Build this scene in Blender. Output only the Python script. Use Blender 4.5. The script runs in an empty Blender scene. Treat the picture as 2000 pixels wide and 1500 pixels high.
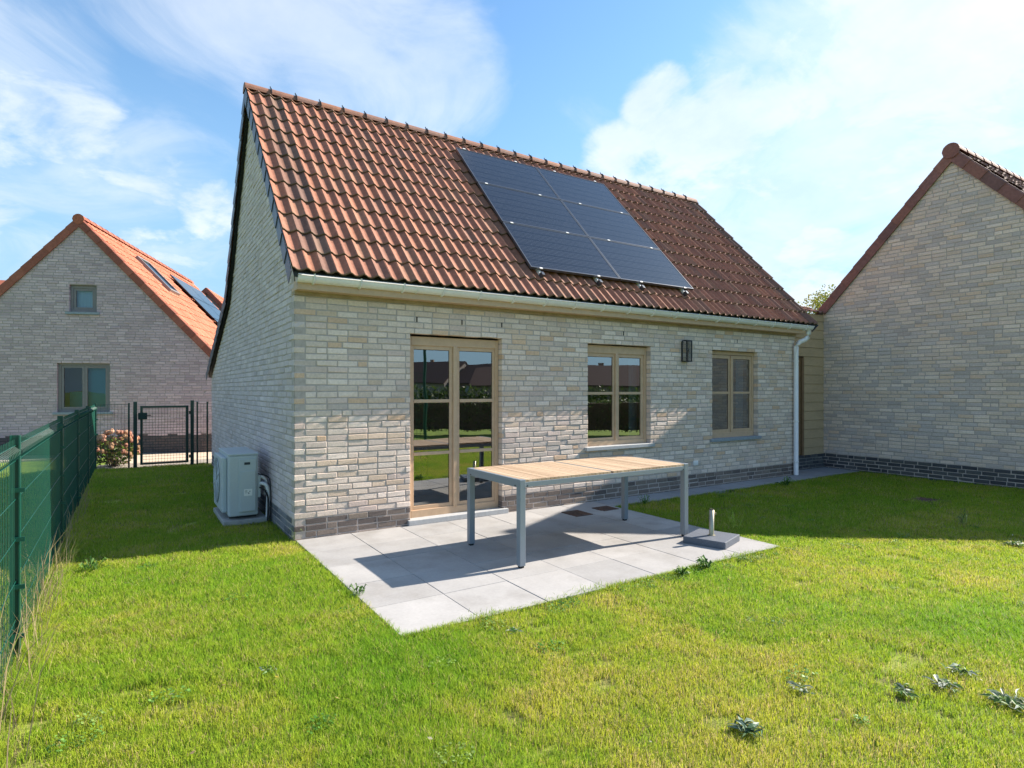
import bpy, math, random
import numpy as np
from mathutils import Vector, Matrix

R = math.radians
sc = bpy.context.scene
COL = sc.collection
random.seed(7)
rng = np.random.default_rng(11)

# ------------------------------------------------------------------ camera
cam = bpy.data.cameras.new('camera')
cam.lens = 20.88
cam.sensor_width = 36.0
cam.shift_y = 0.00565
cam.clip_end = 600
cam.clip_start = 0.05
cam_o = bpy.data.objects.new('camera', cam)
COL.objects.link(cam_o)
cam_o.location = (-1.359, -6.076, 1.50)
cam_o.rotation_euler = (R(90), 0, R(57.25 - 90))
sc.camera = cam_o
CAM = np.array([-1.359, -6.076, 1.50])
TH = R(57.25)
FW = np.array([math.cos(TH), math.sin(TH), 0.0])
RT = np.array([math.sin(TH), -math.cos(TH), 0.0])

# ------------------------------------------------------------------ light
SUN = Vector((1.45, -0.175, 1.0)).normalized()
EXPOSURE = 1.20
sc.view_settings.view_transform = 'Standard'
sc.view_settings.look = 'None'
sc.view_settings.gamma = 1.0
sc.view_settings.exposure = EXPOSURE
sl = bpy.data.lights.new('sun', 'SUN')
sl.energy = 5.0
sl.angle = R(0.5)
sl.color = (1.0, 0.90, 0.77)
so = bpy.data.objects.new('sun', sl)
COL.objects.link(so)
so.rotation_euler = SUN.to_track_quat('Z', 'Y').to_euler()

w = bpy.data.worlds.new("World")
sc.world = w
w.use_nodes = True
wn = w.node_tree
wn.nodes.clear()


def wnode(t, **kw):
    n = wn.nodes.new(t)
    for k, v in kw.items():
        setattr(n, k, v)
    return n


def wl(a, b):
    wn.links.new(a, b)


def wmath(op, a, b=None, c=None, clamp=False):
    n = wnode('ShaderNodeMath', operation=op, use_clamp=clamp)
    for i, v in enumerate((a, b, c)):
        if v is None:
            continue
        if isinstance(v, (int, float)):
            n.inputs[i].default_value = v
        else:
            wl(v, n.inputs[i])
    return n.outputs[0]


tc = wnode('ShaderNodeTexCoord')
DIR = tc.outputs['Generated']
sky = wnode('ShaderNodeTexSky', sky_type='NISHITA', sun_disc=False)
sky.sun_elevation = math.asin(SUN.z)
sky.sun_rotation = math.atan2(SUN.x, SUN.y)
sky.air_density = 1.0
sky.dust_density = 0.35
sky.ozone_density = 2.2
hue = wnode('ShaderNodeMix', data_type='RGBA', blend_type='MULTIPLY')
hue.inputs['Factor'].default_value = 1.0
wl(sky.outputs[0], hue.inputs['A'])
hue.inputs['B'].default_value = (0.78, 0.98, 1.03, 1)
skycol = hue.outputs['Result']

sep = wnode('ShaderNodeSeparateXYZ')
wl(DIR, sep.inputs[0])
den = wmath('ADD', wmath('MAXIMUM', sep.outputs[2], 0.0), 0.30)
proj = wnode('ShaderNodeVectorMath', operation='SCALE')
wl(DIR, proj.inputs[0])
wl(wmath('DIVIDE', 1.0, den), proj.inputs['Scale'])


def wnoise(scale, detail, rough, dist=0.0, off=(0, 0, 0)):
    m = wnode('ShaderNodeVectorMath', operation='ADD')
    wl(proj.outputs[0], m.inputs[0])
    m.inputs[1].default_value = off
    n = wnode('ShaderNodeTexNoise')
    n.inputs['Scale'].default_value = scale
    n.inputs['Detail'].default_value = detail
    n.inputs['Roughness'].default_value = rough
    n.inputs['Distortion'].default_value = dist
    wl(m.outputs[0], n.inputs['Vector'])
    return n.outputs[0]


def blobs(lst):
    tot = None
    for (az, el, rad, wt) in lst:       # azimuth (deg, from +X), elevation, radius, weight
        d = (math.cos(R(az)) * math.cos(R(el)), math.sin(R(az)) * math.cos(R(el)), math.sin(R(el)))
        n = wnode('ShaderNodeVectorMath', operation='DOT_PRODUCT')
        wl(DIR, n.inputs[0])
        n.inputs[1].default_value = d
        mr = wnode('ShaderNodeMapRange', interpolation_type='SMOOTHSTEP')
        mr.inputs['From Min'].default_value = math.cos(R(rad))
        mr.inputs['From Max'].default_value = math.cos(R(rad * 0.25))
        mr.inputs['To Min'].default_value = 0
        mr.inputs['To Max'].default_value = wt
        wl(n.outputs['Value'], mr.inputs['Value'])
        tot = mr.outputs[0] if tot is None else wmath('MAXIMUM', tot, mr.outputs[0])
    return tot


def cloud_layer(lst, scale, det, rough, thr, width, off, amt=1.0, dist=0.35):
    n = wnoise(scale, det, rough, dist, off)
    s = wmath('ADD', wmath('MULTIPLY', n, 1.0), blobs(lst))
    mr = wnode('ShaderNodeMapRange', interpolation_type='SMOOTHSTEP')
    mr.inputs['From Min'].default_value = thr
    mr.inputs['From Max'].default_value = thr + width
    mr.inputs['To Max'].default_value = amt
    wl(s, mr.inputs['Value'])
    return mr.outputs[0]


# heaped clouds to the east and low in the north-west, thin veils overhead
CUMULUS = [(34, 26, 9, .36), (27, 28, 12, .38), (19, 30, 13, .40), (39, 21, 8, .34), (43, 25, 5, .30), (46, 20, 6, .30), (33, 20, 9, .30), (24, 20, 12, .28),
           (52, 17, 5, .26), (56, 16, 5, .26), (48, 14, 6, .24), (30, 10, 6, .32), (26, 6, 7, .36), (33, 5, 6, .3), (12, 24, 12, .3),
           (95, 19, 7, .24), (101, 16, 8, .27), (89, 17, 5, .23), (84, 15, 4, .30), (80, 14.5, 4, .32), (88, 11, 6, .22), (86, 33, 4, .26), (101, 29, 6, .24),
           (-20, 25, 18, .3), (200, 20, 20, .35), (150, 30, 15, .3), (60, 60, 18, .4), (-60, 55, 30, .36), (140, 60, 25, .36)]  # unseen clouds overhead and behind the camera, added to whiten the bluish skylight
VEIL = [(80, 32, 12, .34), (72, 30, 11, .40), (64, 28, 8, .40), (88, 30, 10, .30), (66, 22, 7, .34), (99, 26, 12, .36), (72, 23, 6, .20),
        (92, 14, 14, .30), (60, 15, 7, .26), (54, 20, 7, .26), (50, 24, 5, .2), (28, 20, 18, .44), (38, 12, 18, .42), (20, 8, 18, .36),
        (180, 30, 40, .2), (-90, 60, 30, .2)]
cum = cloud_layer(CUMULUS, 3.4, 12, .60, .66, .22, (3.1, 1.7, .4), 0.72)
veil = cloud_layer(VEIL, 2.2, 10, .60, .60, .42, (7.3, 2.2, 1.1), 0.55, 1.2)
dens = wmath('MAXIMUM', cum, veil)
shade = wnoise(4.2, 8, .6, .2, (5, 5, 5))
cr = wnode('ShaderNodeMix', data_type='RGBA')
mr = wnode('ShaderNodeMapRange')
mr.inputs['From Min'].default_value = .35
mr.inputs['From Max'].default_value = .65
wl(shade, mr.inputs['Value'])
wl(mr.outputs[0], cr.inputs['Factor'])
cr.inputs['A'].default_value = (3.55, 3.95, 4.45, 1)
cr.inputs['B'].default_value = (4.6, 4.75, 4.95, 1)
hz_ = wnode('ShaderNodeMapRange', interpolation_type='SMOOTHSTEP')
hz_.inputs['From Min'].default_value = .55
hz_.inputs['From Max'].default_value = -.02
hz_.inputs['To Max'].default_value = .95
wl(sep.outputs[2], hz_.inputs['Value'])
hm = wnode('ShaderNodeMix', data_type='RGBA')
wl(hz_.outputs[0], hm.inputs['Factor'])
wl(skycol, hm.inputs['A'])
hm.inputs['B'].default_value = (1.70, 2.70, 3.65, 1)
mix = wnode('ShaderNodeMix', data_type='RGBA')
wl(dens, mix.inputs['Factor'])
wl(hm.outputs['Result'], mix.inputs['A'])
wl(cr.outputs['Result'], mix.inputs['B'])
bg = wnode('ShaderNodeBackground')
bg.inputs[1].default_value = 0.110
wl(mix.outputs['Result'], bg.inputs[0])
wo = wnode('ShaderNodeOutputWorld')
wl(bg.outputs[0], wo.inputs[0])

sc.cycles.use_denoising = True
sc.cycles.max_bounces = 6
sc.cycles.transparent_max_bounces = 12
sc.cycles.sample_clamp_indirect = 4.0


# ------------------------------------------------------------------ materials
def M(name, col=(.5, .5, .5), rough=.7, metal=0.0, noise=None, noise2=None, bump=None, attr=False, spec=.35,
      stretch=None, transl=0.0, tint=None, rvar=None):
    """noise / noise2 = (scale, amount) value variation; tint = (scale, colour, lo, hi) patchy second colour"""
    m = bpy.data.materials.new(name)
    m.use_nodes = True
    nt = m.node_tree
    b = nt.nodes['Principled BSDF']
    b.inputs['Roughness'].default_value = rough
    b.inputs['Metallic'].default_value = metal
    b.inputs['Specular IOR Level'].default_value = spec
    geo = nt.nodes.new('ShaderNodeNewGeometry')
    vec = geo.outputs['Position']
    if stretch:
        mp = nt.nodes.new('ShaderNodeMapping')
        mp.inputs['Scale'].default_value = stretch
        nt.links.new(vec, mp.inputs[0])
        vec = mp.outputs[0]

    def tex(scale, detail=6, rough_=.6):
        n = nt.nodes.new('ShaderNodeTexNoise')
        n.inputs['Scale'].default_value = scale
        n.inputs['Detail'].default_value = detail
        n.inputs['Roughness'].default_value = rough_
        nt.links.new(vec, n.inputs['Vector'])
        return n.outputs[0]
    if attr:
        a = nt.nodes.new('ShaderNodeAttribute')
        a.attribute_name = 'Col'
        cur = a.outputs['Color']
    else:
        rgb = nt.nodes.new('ShaderNodeRGB')
        rgb.outputs[0].default_value = (*col, 1)
        cur = rgb.outputs[0]
    if tint:
        f = nt.nodes.new('ShaderNodeMapRange')
        f.inputs['From Min'].default_value = tint[2]
        f.inputs['From Max'].default_value = tint[3]
        nt.links.new(tex(tint[0]), f.inputs['Value'])
        mx = nt.nodes.new('ShaderNodeMix')
        mx.data_type = 'RGBA'
        nt.links.new(f.outputs[0], mx.inputs['Factor'])
        nt.links.new(cur, mx.inputs['A'])
        mx.inputs['B'].default_value = (*tint[1], 1)
        cur = mx.outputs['Result']
    for nz in (noise, noise2):
        if nz:
            f = nt.nodes.new('ShaderNodeMapRange')
            f.inputs['From Min'].default_value = .25
            f.inputs['From Max'].default_value = .75
            f.inputs['To Min'].default_value = 1 - nz[1]
            f.inputs['To Max'].default_value = 1 + nz[1]
            nt.links.new(tex(nz[0]), f.inputs['Value'])
            mx = nt.nodes.new('ShaderNodeVectorMath')
            mx.operation = 'SCALE'
            nt.links.new(cur, mx.inputs[0])
            nt.links.new(f.outputs[0], mx.inputs['Scale'])
            cur = mx.outputs[0]
    nt.links.new(cur, b.inputs['Base Color'])
    if rvar:
        f = nt.nodes.new('ShaderNodeMapRange')
        f.inputs['To Min'].default_value = rough - rvar[1]
        f.inputs['To Max'].default_value = rough + rvar[1]
        nt.links.new(tex(rvar[0]), f.inputs['Value'])
        nt.links.new(f.outputs[0], b.inputs['Roughness'])
    if bump:
        bp = nt.nodes.new('ShaderNodeBump')
        bp.inputs['Strength'].default_value = bump[1]
        bp.inputs['Distance'].default_value = bump[2]
        nt.links.new(tex(bump[0], 8, .65), bp.inputs['Height'])
        nt.links.new(bp.outputs[0], b.inputs['Normal'])
    if transl:
        t = nt.nodes.new('ShaderNodeBsdfTranslucent')
        nt.links.new(cur, t.inputs['Color'])
        mx = nt.nodes.new('ShaderNodeMixShader')
        mx.inputs[0].default_value = transl
        nt.links.new(b.outputs[0], mx.inputs[1])
        nt.links.new(t.outputs[0], mx.inputs[2])
        nt.links.new(mx.outputs[0], nt.nodes['Material Output'].inputs[0])
    return m


def soften(m, k):
    nt = m.node_tree
    geo = nt.nodes.new('ShaderNodeNewGeometry')
    a = nt.nodes.new('ShaderNodeVectorMath'); a.operation = 'SCALE'; a.inputs['Scale'].default_value = 1 - k
    nt.links.new(geo.outputs['Normal'], a.inputs[0])
    b = nt.nodes.new('ShaderNodeVectorMath'); b.operation = 'ADD'; b.inputs[1].default_value = (0, 0, k)
    nt.links.new(a.outputs[0], b.inputs[0])
    c = nt.nodes.new('ShaderNodeVectorMath'); c.operation = 'NORMALIZE'
    nt.links.new(b.outputs[0], c.inputs[0])
    for n in nt.nodes:
        if n.type == 'BSDF_PRINCIPLED':
            nt.links.new(c.outputs[0], n.inputs['Normal'])


def glass_mat(name, base=.2, boost=1.0, tint=(.75, .8, .8)):
    m = bpy.data.materials.new(name)
    m.use_nodes = True
    nt = m.node_tree
    nt.nodes.clear()
    o = nt.nodes.new('ShaderNodeOutputMaterial')
    g = nt.nodes.new('ShaderNodeBsdfGlossy')
    g.inputs['Roughness'].default_value = 0.0
    g.inputs['Color'].default_value = (.95, .97, .97, 1)
    t = nt.nodes.new('ShaderNodeBsdfTransparent')
    t.inputs['Color'].default_value = (*tint, 1)
    f = nt.nodes.new('ShaderNodeFresnel')
    f.inputs['IOR'].default_value = 1.5
    ma = nt.nodes.new('ShaderNodeMath')
    ma.operation = 'MULTIPLY_ADD'
    ma.use_clamp = True
    ma.inputs[1].default_value = boost
    ma.inputs[2].default_value = base
    nt.links.new(f.outputs[0], ma.inputs[0])
    # very slight waviness of the panes
    geo = nt.nodes.new('ShaderNodeNewGeometry')
    n = nt.nodes.new('ShaderNodeTexNoise')
    n.inputs['Scale'].default_value = 2.2
    n.inputs['Detail'].default_value = 1
    nt.links.new(geo.outputs['Position'], n.inputs['Vector'])
    bp = nt.nodes.new('ShaderNodeBump')
    bp.inputs['Strength'].default_value = .05
    bp.inputs['Distance'].default_value = .02
    nt.links.new(n.outputs[0], bp.inputs['Height'])
    nt.links.new(bp.outputs[0], g.inputs['Normal'])
    mx = nt.nodes.new('ShaderNodeMixShader')
    nt.links.new(ma.outputs[0], mx.inputs[0])
    nt.links.new(t.outputs[0], mx.inputs[1])
    nt.links.new(g.outputs[0], mx.inputs[2])
    nt.links.new(mx.outputs[0], o.inputs[0])
    return m


MAT = dict(
    brick=M('brick', attr=True, rough=.9, noise=(38, .14), noise2=(1.3, .09), bump=(90, .6, .006), spec=.2),
    mortar=M('mortar', (.44, .38, .345), rough=.95, noise=(20, .18), bump=(120, .6, .004), spec=.1),
    mortar_mid=M('mortar_mid', (.33, .295, .275), rough=.95, noise=(20, .18)),
    mortar_dark=M('mortar_dark', (.23, .215, .20), rough=.95, noise=(20, .2), bump=(120, .6, .004), spec=.1),
    tile=M('roof_tile', attr=True, rough=.72, noise=(24, .22), noise2=(3, .12), bump=(60, .35, .004), spec=.28),
    slate=M('slate', (.085, .09, .125), rough=.45, noise=(8, .3), bump=(40, .3, .003), spec=.5),
    joinery=M('tan_joinery', (.53, .365, .235), rough=.5, noise=(14, .10), noise2=(1.5, .08), bump=(160, .12, .001), spec=.4),
    joinery_grey=M('grey_joinery', (.20, .185, .185), rough=.5, noise=(14, .08)),
    trim=M('soffit_trim', (.34, .255, .155), rough=.6, noise=(9, .3)),
    cladding=M('cladding', (.47, .34, .205), rough=.6, noise=(10, .12), noise2=(1.4, .1), bump=(50, .2, .002), stretch=(1, 1, 5)),
    zinc=M('light_grey_pvc', (.76, .745, .75), rough=.38, noise=(5, .06), noise2=(40, .04), spec=.5),
    stone=M('sill_stone', (.40, .41, .42), rough=.7, noise=(30, .14), bump=(90, .3, .002)),
    bluestone=M('blue_stone', (.25, .29, .33), rough=.6, noise=(30, .15), bump=(90, .3, .002)),
    paver=M('concrete_paver', attr=True, rough=.85, noise=(3.2, .10), noise2=(45, .07), bump=(140, .25, .0015), spec=.25,
            tint=(2.1, (.255, .243, .23), .50, .80)),
    soil=M('soil', (.13, .10, .055), rough=1, noise=(8, .4), bump=(30, .8, .02), tint=(1.6, (.24, .27, .05), .3, .55)),
    far_ground=M('meadow', (.16, .23, .03), rough=1, noise=(3, .3), noise2=(40, .3)),
    gravel=M('gravel', (.34, .30, .25), rough=.95, noise=(60, .5), noise2=(16, .2), bump=(70, 1.0, .02)),
    sand_path=M('sand_path', (.55, .44, .33), rough=.95, noise=(30, .12), bump=(60, .5, .004)),
    grass=M('grass', attr=True, rough=.55, transl=.45, spec=.15),
    leaf=M('leaf', attr=True, rough=.5, transl=.30, spec=.3),
    bark=M('bark', (.12, .085, .06), rough=.95, noise=(12, .3), bump=(20, .8, .02)),
    table_metal=M('grey_lacquered_aluminium', (.20, .235, .275), rough=.42, metal=.15, noise=(60, .05), spec=.5, rvar=(20, .06)),
    teak=M('pale_teak_slat', attr=True, rough=.7, noise=(9, .10), noise2=(70, .12), bump=(60, .25, .001), stretch=(3, .35, 1)),
    granite=M('dark_granite', (.115, .13, .16), rough=.55, noise=(90, .25), noise2=(3, .1), bump=(200, .2, .001)),
    steel=M('brushed_steel', (.42, .39, .30), rough=.42, metal=.7, noise=(12, .15), stretch=(6, 6, .4)),
    black=M('black_rubber', (.02, .02, .022), rough=.7),
    black_metal=M('black_lacquered_metal', (.018, .02, .024), rough=.4, spec=.5),
    rust=M('rusty_iron', (.085, .055, .045), rough=.9, noise=(30, .4), bump=(60, .7, .004), tint=(6, (.14, .075, .05), .45, .65)),
    green_metal=M('green_coated_steel', (.003, .065, .045), rough=.36, noise=(8, .12), spec=.5),
    dark_green=M('dark_green_coated_steel', (.008, .03, .025), rough=.45, spec=.4),
    ac=M('grey_painted_sheet', (.47, .51, .52), rough=.5, noise=(3, .05), noise2=(60, .03), spec=.4),
    ac_dark=M('dark_plastic', (.04, .045, .05), rough=.6),
    white=M('white_plastic', (.72, .72, .70), rough=.5, noise=(10, .05)),
    label=M('paper_label', (.75, .75, .72), rough=.6),
    concrete=M('concrete_slab', (.36, .35, .33), rough=.9, noise=(20, .2), bump=(80, .4, .003)),
    interior=M('plaster', (.32, .30, .27), rough=.9),
    interior_floor=M('interior_floor', (.14, .12, .10), rough=.5, noise=(4, .1)),
    dark_wood=M('dark_wood', (.10, .08, .065), rough=.5, noise=(10, .2), stretch=(1, 6, 1)),
    grey_top=M('grey_tabletop', (.32, .31, .31), rough=.5, noise=(10, .1)),
    curtain=M('blue_grey_curtain', (.42, .58, .72), rough=.9, noise=(5, .1), stretch=(8, 8, .3)),
    teal=M('teal_reflection', (.05, .26, .33), rough=.8),  # reflection seen in the neighbour's panes, put into a flat teal
    glass=glass_mat('window_glass', .27, 1.5, (.55, .58, .58)),
    glass_far=glass_mat('neighbour_glass', .03, .8, (.75, .8, .8)),
    glass2=glass_mat('lantern_glass', .04, 1.0, (.72, .76, .78)),
    brown_door=M('brown_door', (.22, .13, .07), rough=.6, noise=(12, .12)),
    flower=M('hydrangea_petals', attr=True, rough=.8, transl=.25, noise=(60, .2)),
)


soften(MAT['grass'], .72)


def solar_mat():
    m = bpy.data.materials.new('solar_cells')
    m.use_nodes = True
    nt = m.node_tree
    b = nt.nodes['Principled BSDF']
    b.inputs['Roughness'].default_value = .14
    b.inputs['Specular IOR Level'].default_value = .34
    b.inputs['Coat Weight'].default_value = .0
    b.inputs['Coat Roughness'].default_value = .08
    uv = nt.nodes.new('ShaderNodeTexCoord')
    s = nt.nodes.new('ShaderNodeSeparateXYZ')
    nt.links.new(uv.outputs['UV'], s.inputs[0])

    def line(src, n, wdt):
        a = nt.nodes.new('ShaderNodeMath'); a.operation = 'MULTIPLY'; a.inputs[1].default_value = n
        nt.links.new(src, a.inputs[0])
        f = nt.nodes.new('ShaderNodeMath'); f.operation = 'FRACT'
        nt.links.new(a.outputs[0], f.inputs[0])
        l = nt.nodes.new('ShaderNodeMath'); l.operation = 'LESS_THAN'; l.inputs[1].default_value = wdt
        nt.links.new(f.outputs[0], l.inputs[0])
        return l.outputs[0]
    bus = line(s.outputs[1], 30, .16)
    cell1 = line(s.outputs[0], 20, .03)
    cell2 = line(s.outputs[1], 6, .02)
    mx = nt.nodes.new('ShaderNodeMath'); mx.operation = 'MAXIMUM'
    nt.links.new(cell1, mx.inputs[0]); nt.links.new(cell2, mx.inputs[1])
    c1 = nt.nodes.new('ShaderNodeMix'); c1.data_type = 'RGBA'
    c1.inputs['A'].default_value = (.008, .010, .018, 1)
    c1.inputs['B'].default_value = (.085, .092, .11, 1)
    nt.links.new(bus, c1.inputs['Factor'])
    c2 = nt.nodes.new('ShaderNodeMix'); c2.data_type = 'RGBA'
    nt.links.new(mx.outputs[0], c2.inputs['Factor'])
    nt.links.new(c1.outputs['Result'], c2.inputs['A'])
    c2.inputs['B'].default_value = (.006, .007, .012, 1)
    nt.links.new(c2.outputs['Result'], b.inputs['Base Color'])
    return m


MAT['solar'] = solar_mat()
MAT['panel_edge'] = M('anodised_edge', (.10, .11, .13), rough=.35, metal=.6, spec=.5)


# ------------------------------------------------------------------ mesh helpers
def wloc(o):
    v = Vector((0, 0, 0))
    while o is not None:
        v += o.location
        o = o.parent
    return v


class MB:
    def __init__(s, T=None):
        s.v, s.f, s.c, s.T = [], [], [], T
        s.uv = None

    def add(s, verts, faces, col=(1, 1, 1)):
        n = len(s.v)
        s.v.extend(tuple(p) for p in verts)
        for f in faces:
            s.f.append(tuple(i + n for i in f))
            s.c.append(col)

    def box(s, x0, x1, y0, y1, z0, z1, col=(1, 1, 1)):
        s.add([(x0, y0, z0), (x1, y0, z0), (x1, y1, z0), (x0, y1, z0), (x0, y0, z1), (x1, y0, z1), (x1, y1, z1), (x0, y1, z1)],
              [(0, 3, 2, 1), (4, 5, 6, 7), (0, 1, 5, 4), (1, 2, 6, 5), (2, 3, 7, 6), (3, 0, 4, 7)], col)

    def obox(s, c, ax, h, col=(1, 1, 1)):
        c = Vector(c); ax = [Vector(a) for a in ax]
        P = []
        for k in (-1, 1):
            for (i, j) in ((-1, -1), (1, -1), (1, 1), (-1, 1)):
                P.append(c + ax[0] * h[0] * i + ax[1] * h[1] * j + ax[2] * h[2] * k)
        s.add(P, [(0, 3, 2, 1), (4, 5, 6, 7), (0, 1, 5, 4), (1, 2, 6, 5), (2, 3, 7, 6), (3, 0, 4, 7)], col)

    def prism(s, poly, d, col=(1, 1, 1)):
        n = len(poly)
        a = [Vector(p) for p in poly]
        b = [p + Vector(d) for p in a]
        s.add(a + b, [tuple(range(n - 1, -1, -1)), tuple(range(n, 2 * n))] + [(i, (i + 1) % n, n + (i + 1) % n, n + i) for i in range(n)], col)

    def tube(s, pts, r, n=8, col=(1, 1, 1), cap=True):
        pts = [Vector(p) for p in pts]
        rs = r if isinstance(r, (list, tuple)) else [r] * len(pts)
        rings = []
        up = Vector((0, 0, 1))
        for i, p in enumerate(pts):
            t = (pts[min(i + 1, len(pts) - 1)] - pts[max(i - 1, 0)]).normalized()
            a = up if abs(t.dot(up)) < .95 else Vector((1, 0, 0))
            u = t.cross(a).normalized(); v_ = t.cross(u).normalized()
            rings.append([p + u * math.cos(2 * math.pi * k / n) * rs[i] + v_ * math.sin(2 * math.pi * k / n) * rs[i] for k in range(n)])
        V = [q for rg in rings for q in rg]
        F = [(i * n + k, i * n + (k + 1) % n, (i + 1) * n + (k + 1) % n, (i + 1) * n + k) for i in range(len(pts) - 1) for k in range(n)]
        if cap:
            F += [tuple(range(n)), tuple((len(pts) - 1) * n + k for k in range(n - 1, -1, -1))]
        s.add(V, F, col)

    def ball(s, c, r, n=8, m=6, col=(1, 1, 1), jit=0.0):
        V = []
        for i in range(m + 1):
            a = math.pi * i / m
            for k in range(n):
                b = 2 * math.pi * k / n
                rr = r * (1 + jit * (random.random() - .5))
                V.append((c[0] + rr * math.sin(a) * math.cos(b), c[1] + rr * math.sin(a) * math.sin(b), c[2] + rr * math.cos(a)))
        s.add(V, [(i * n + k, (i + 1) * n + k, (i + 1) * n + (k + 1) % n, i * n + (k + 1) % n) for i in range(m) for k in range(n)], col)

    def build(s, name, mat, parent=None, smooth=False, bevel=None, weld=False):
        me = bpy.data.meshes.new(name)
        V = s.v
        if s.T is not None:
            V = [tuple(s.T(p)) for p in V]
        off = wloc(parent) if parent is not None else Vector((0, 0, 0))
        if off.length > 0:
            V = [(p[0] - off.x, p[1] - off.y, p[2] - off.z) for p in V]
        me.from_pydata(V, [], s.f)
        if any(c != (1, 1, 1) for c in s.c[:50] + s.c[-5:]):
            at = me.color_attributes.new('Col', 'FLOAT_COLOR', 'CORNER')
            cnt = np.array([len(f) for f in s.f])
            cc = np.repeat(np.array([(c[0], c[1], c[2], 1.0) for c in s.c], dtype=np.float32), cnt, axis=0)
            at.data.foreach_set('color', cc.ravel())
        if smooth:
            me.polygons.foreach_set('use_smooth', [True] * len(me.polygons))
        me.materials.append(MAT[mat] if isinstance(mat, str) else mat)
        me.update()
        o = bpy.data.objects.new(name, me)
        COL.objects.link(o)
        if parent is not None:
            o.parent = parent
        if bevel:
            b = o.modifiers.new('bevel', 'BEVEL')
            b.width = bevel; b.segments = 2; b.limit_method = 'ANGLE'; b.angle_limit = R(40)
        return o


def tag(o, label=None, cat=None, group=None, kind=None):
    if label: o['label'] = label
    if cat: o['category'] = cat
    if group: o['group'] = group
    if kind: o['kind'] = kind
    return o


def empty(name, loc, label, cat, group=None):
    o = bpy.data.objects.new(name, None)
    o.empty_display_size = .1
    COL.objects.link(o)
    o.location = loc
    return tag(o, label, cat, group)


def copy_tree(o, parent=None):
    c = o.copy()
    COL.objects.link(c)
    if parent is not None:
        c.parent = parent
    for ch in list(o.children):
        copy_tree(ch, c)
    return c


def vnoise(x, y, scale, seed):
    r = np.random.default_rng(seed)
    g = r.random((128, 128))
    X = np.asarray(x) * scale + 1000.3; Y = np.asarray(y) * scale + 1000.7
    xi = np.floor(X).astype(int); yi = np.floor(Y).astype(int)
    fx = X - xi; fy = Y - yi
    fx = fx * fx * (3 - 2 * fx); fy = fy * fy * (3 - 2 * fy)
    a = g[xi % 128, yi % 128]; b = g[(xi + 1) % 128, yi % 128]; c = g[xi % 128, (yi + 1) % 128]; d = g[(xi + 1) % 128, (yi + 1) % 128]
    return (a * (1 - fx) + b * fx) * (1 - fy) + (c * (1 - fx) + d * fx) * fy


# ------------------------------------------------------------------ brickwork
PITCH = .0632
PALE = [((.56, .515, .45), 6), ((.51, .465, .40), 4), ((.61, .57, .51), 3), ((.50, .425, .33), 2.2), ((.50, .38, .26), 1.1),
        ((.44, .41, .37), 1.6), ((.50, .44, .395), 2)]
GREYP = [((.47, .41, .385), 5), ((.42, .365, .345), 4), ((.52, .46, .43), 2.5), ((.36, .31, .30), 1.5)]
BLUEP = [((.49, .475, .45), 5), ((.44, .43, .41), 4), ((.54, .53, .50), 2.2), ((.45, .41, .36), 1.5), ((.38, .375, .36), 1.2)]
PLINTH = [((.18, .145, .125), 4), ((.21, .17, .145), 3), ((.14, .115, .105), 2), ((.24, .195, .16), 1)]
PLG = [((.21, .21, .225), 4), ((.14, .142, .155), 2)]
PLINTH_D = [((.075, .077, .083), 4), ((.10, .10, .10), 3), ((.06, .062, .07), 2)]


def _warm(pal, k):
    return [((c[0] * k[0], c[1] * k[1], c[2] * k[2]), w_) for c, w_ in pal]


PALE = _warm(PALE, (1.25, 1.12, 1.09))
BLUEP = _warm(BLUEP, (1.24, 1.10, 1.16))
GREYP = _warm(GREYP, (1.12, 1.0, 1.10))


def _blend(pal, k):
    m_ = [sum(c[i] * w_ for c, w_ in pal) / sum(w_ for _, w_ in pal) for i in range(3)]
    return [(tuple(c[i] * (1 - k) + m_[i] * k for i in range(3)), w_) for c, w_ in pal]


PALE = _blend(PALE, .15)
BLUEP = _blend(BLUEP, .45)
GREYP = _blend(GREYP, .25)


def pick(pal):
    t = random.random() * sum(x[1] for x in pal)
    for c, w_ in pal:
        t -= w_
        if t <= 0:
            k = 1 + random.uniform(-.07, .07)
            return (c[0] * k, c[1] * k, c[2] * k)
    return pal[0][0]


def clip_poly(poly, region):
    out = poly
    for (a, b, c) in region:        # keep a*u + b*z <= c
        new = []
        for i in range(len(out)):
            p, q = out[i], out[(i + 1) % len(out)]
            dp = a * p[0] + b * p[1] - c; dq = a * q[0] + b * q[1] - c
            if dp <= 0: new.append(p)
            if (dp < 0 < dq) or (dq < 0 < dp):
                t = dp / (dp - dq)
                new.append((p[0] + (q[0] - p[0]) * t, p[1] + (q[1] - p[1]) * t))
        out = new
        if len(out) < 3: return []
    return out


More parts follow.
